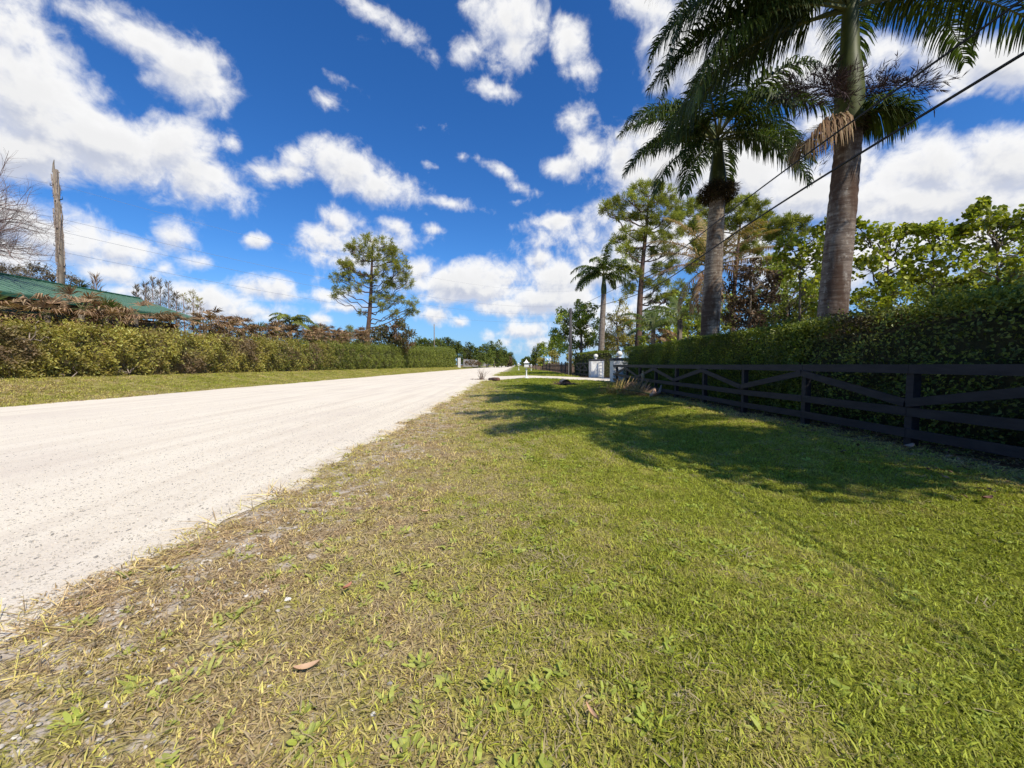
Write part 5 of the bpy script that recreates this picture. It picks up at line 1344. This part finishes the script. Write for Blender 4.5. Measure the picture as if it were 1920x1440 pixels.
# culvert
c0 = gpt(1063, 722); t = thing('culvert', c0, 'dark culvert mouth with sticks in the dip of the lawn', 'culvert')
g = Geo(); g.tube([(c0[0]-.05, c0[1]+.05, c0[2]+.02), (c0[0]-.05, c0[1]+1.5, c0[2]+.02)], .34, 18, False); g.obj('pipe', M['concrete'], t, True)
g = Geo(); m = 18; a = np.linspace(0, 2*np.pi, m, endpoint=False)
g.add(np.vstack([[[c0[0]-.05, c0[1]+.1, c0[2]+.02]], np.stack([c0[0]-.05+.335*np.cos(a), np.full(m, c0[1]+.1), c0[2]+.02+.335*np.sin(a)], 1)]), None, [[0, 1+i, 1+(i+1) % m] for i in range(m)]); g.obj('opening_shade', M['dark'], t)  # black disc across the pipe, its inner shade put into the colour
g = Geo()
for k in range(26):
    a = c0 + np.array([rng.uniform(-.95, .95), rng.uniform(-.3, .3), .04]); b = a + np.array([rng.uniform(-.5, .5), rng.uniform(-.2, .2), rng.uniform(-.02, .25)])
    branch(g, a, b, .025, .01, .05, 4, .05, 4)
g.obj('stick', M['log'], t)
g = Geo(); n = 420; P_ = c0 + rng.normal(0, 1, (n, 3))*[.38, .16, 0] + np.array([0, -.1, .02]); D = rdir(n); D[:, 2] = np.abs(D[:, 2])*.5
g.leaves(P_, D, rdir(n), rng.uniform(.1, .28, n), .07, .1); g.obj('dark_debris', M['cap'], t)
# log and dry stems at the road edge
c0 = gpt(934, 715); t = thing('log', c0, 'short brown log at the road edge beside the dry stems', 'log')
c1 = gpt(918, 713)
g = Geo(); a = c0+np.array([0, 0, .13]); b = c1+np.array([-.05, .3, .08])
g.tube([a, (a+b)/2+np.array([0, 0, .02]), b], [.17, .15, .1], 12); g.obj('body', M['log'], t, True)
c0 = gpt(903, 712); t = thing('dry_plant', c0, 'leafless dry clump of stems at the road edge near the driveway', 'plant')
g = Geo()
for k in range(26):
    a = rng.uniform(0, 6.28); el = rng.uniform(.75, 1.4); L = rng.uniform(.5, 1.05)
    e = c0 + np.array([math.cos(a)*math.cos(el), .6*math.sin(a)*math.cos(el), math.sin(el)])*L
    branch(g, c0+rng.normal(0, .07, 3)*[1.6, 1, 0], e, .02, .008, .04, 5, .03, 4)
g.obj('stems', M['stick'], t)
g = Geo(); n = 160; P_ = c0 + rng.normal(0, 1, (n, 3))*[.42, .18, 0] + np.array([-.15, 0, .02]); D = rdir(n); D[:, 2] = np.abs(D[:, 2])*.4
g.leaves(P_, D, rdir(n), rng.uniform(.1, .3, n), .02, 0); g.obj('dead_leaves', M['log'], t)
# garden torch in front of the fence
c0 = at(1206, 722, 18.6); z0 = float(gz(c0[0], 18.6)); x = 5.95
t = thing('garden_torch', (x, 18.6, z0), 'small pale garden torch on a thin stake by the fence', 'garden light')
g = Geo(); g.tube([(x, 18.6, z0-.1), (x, 18.6, z0+.62)], .016, 8); g.obj('stake', M['stick'], t, True)
g = Geo(); g.lathe((x, 18.6, z0+.6), [(.02, 0), (.06, .05), (.085, .16), (.06, .27), (.03, .33), (.05, .36), (.01, .42)], 14); g.obj('head', M['pot'], t, True)
# pot behind the fence
c0 = at(1170, 706, 29.5); z0 = float(gz(c0[0], 29.5))
t = thing('urn', (c0[0], 29.5, z0), 'tan pedestal urn just behind the fence near the nearer pillar', 'urn')
g = Geo(); g.lathe((c0[0], 29.5, z0), [(.22, 0), (.22, .1), (.1, .16), (.1, .24), (.22, .36), (.30, .6), (.32, .68), (.28, .7), (.2, .62)], 20); g.obj('bowl', M['pot'], t, True)
g = Geo(); m = 200; D = rdir(m); D[:, 2] = np.abs(D[:, 2]); g.leaves(np.array([c0[0], 29.5, z0+.66])+D*.1, D, rdir(m), rng.uniform(.15, .35, m), .04, .1); g.obj('plant', M['broad'], t)
# fallen leaves
def fleaf(px, py, L, W, mat, label, rz, up=.02):
    p = gpt(px, py); t = Geo(); n = 9; u = np.linspace(0, 1, n)
    V = []; ca, sa = math.cos(rz), math.sin(rz)
    for k in range(n):
        w_ = W*math.sin(math.pi*(.03+.94*u[k]))**.8/2
        for s in (-1, 0, 1):
            lx = (u[k]-.5)*L; ly = s*w_; lz = up + .012*abs(s) + .25*L*(u[k]-.5)**2*2
            V.append([p[0]+lx*ca-ly*sa, p[1]+lx*sa+ly*ca, p[2]+lz])
    Q = [[k*3+j, (k+1)*3+j, (k+1)*3+j+1, k*3+j+1] for k in range(n-1) for j in range(2)]
    t.add(V, Q); tag(t.obj('fallen_leaf', M[mat], None, True), label, 'leaf')
fleaf(652, 1118, .065, .025, 'red_leaf', 'orange-red fallen leaf standing out on the dry grass left of centre', 1.2, .05)
fleaf(575, 1262, .10, .035, 'tan_leaf', 'tan fallen leaf lying on bare soil in the left foreground', .4, .02)
fleaf(798, 966, .08, .028, 'tan_leaf', 'small orange fallen leaf farther up the lawn', .1, .03)
fleaf(1110, 1355, .08, .014, 'tan_leaf', 'narrow tan fallen leaf at the bottom centre', 2.0, .03)
fleaf(1700, 845, .30, .12, 'cut', 'curled pink-tan palm sheath below the near fence post', .3, .06)
fleaf(1850, 942, .15, .06, 'log', 'dark curled leaf on the lawn at the right edge', .2, .04)
# limestone chips on the verge
for k, (px, py, s) in enumerate(((305, 1065, .018), (462, 1118, .014), (540, 1125, .02), (700, 1340, .012), (200, 1422, .014), (562, 996, .019), (505, 1288, .011))):
    p = gpt(px, py); g = Geo(); g.lathe(p + np.array([0, 0, s*.15]), [(.001, -s*.5), (s*.7, -s*.3), (s, 0), (s*.7, s*.35), (.001, s*.45)], 8); g.v[0] += rng.normal(0, s*.12, g.v[0].shape)
    tag(g.obj('stone', M['stone'], None, False), 'small white limestone chip on the dry verge beside the road', 'stone', 'white limestone chips on the verge')
# broadleaf weeds, one thing each
def weed(px, py, n, L, label, k):
    p = gpt(px, py); t = Geo(); a = np.linspace(0, 6.28, n, endpoint=False) + rng.normal(0, .25, n)
    el = rng.uniform(.15, .9, n); D = np.stack([np.cos(a)*np.cos(el), np.sin(a)*np.cos(el), np.sin(el)], 1)
    l = rng.uniform(.6, 1.1, n)*L; r_ = rng.uniform(0, .03, n)[:, None]
    r_ = r_*2.2 if n > 9 else r_
    t.leaves(p + np.array([0, 0, .008]) + rng.normal(0, .004, (n, 3))*[1, 1, .1] + D*r_*[1, 1, 0], D, np.array([0, 0, 1.0]) + rng.normal(0, .25, (n, 3)), l, l*.45, .12, True)
    t.lathe(p, [(.022, .002), (.012, .012), (.001, .016)], 7)
    tag(t.obj('weed', M['weed']), label, 'weed', 'broadleaf weeds in the lawn')
for k, (px, py, n, L) in enumerate(((575, 1390, 16, .075), (790, 1250, 14, .08), (930, 1285, 16, .085), (820, 1125, 10, .06), (865, 1110, 9, .06), (985, 1150, 12, .065), (1000, 1090, 10, .06), (760, 1420, 10, .08),
    (1215, 1360, 10, .07), (1130, 1310, 10, .06), (300, 1310, 12, .06), (340, 1275, 10, .06), (510, 1085, 14, .06), (350, 1120, 10, .05), (900, 1340, 9, .06), (1030, 1200, 8, .05), (1005, 1290, 10, .06), (660, 1170, 9, .05), (1550, 1080, 14, .08), (1700, 1130, 14, .08), (410, 1370, 8, .05))):
    weed(px, py, int(n*1.7), L*.55, 'bright green broadleaf weed in the mown grass', k)
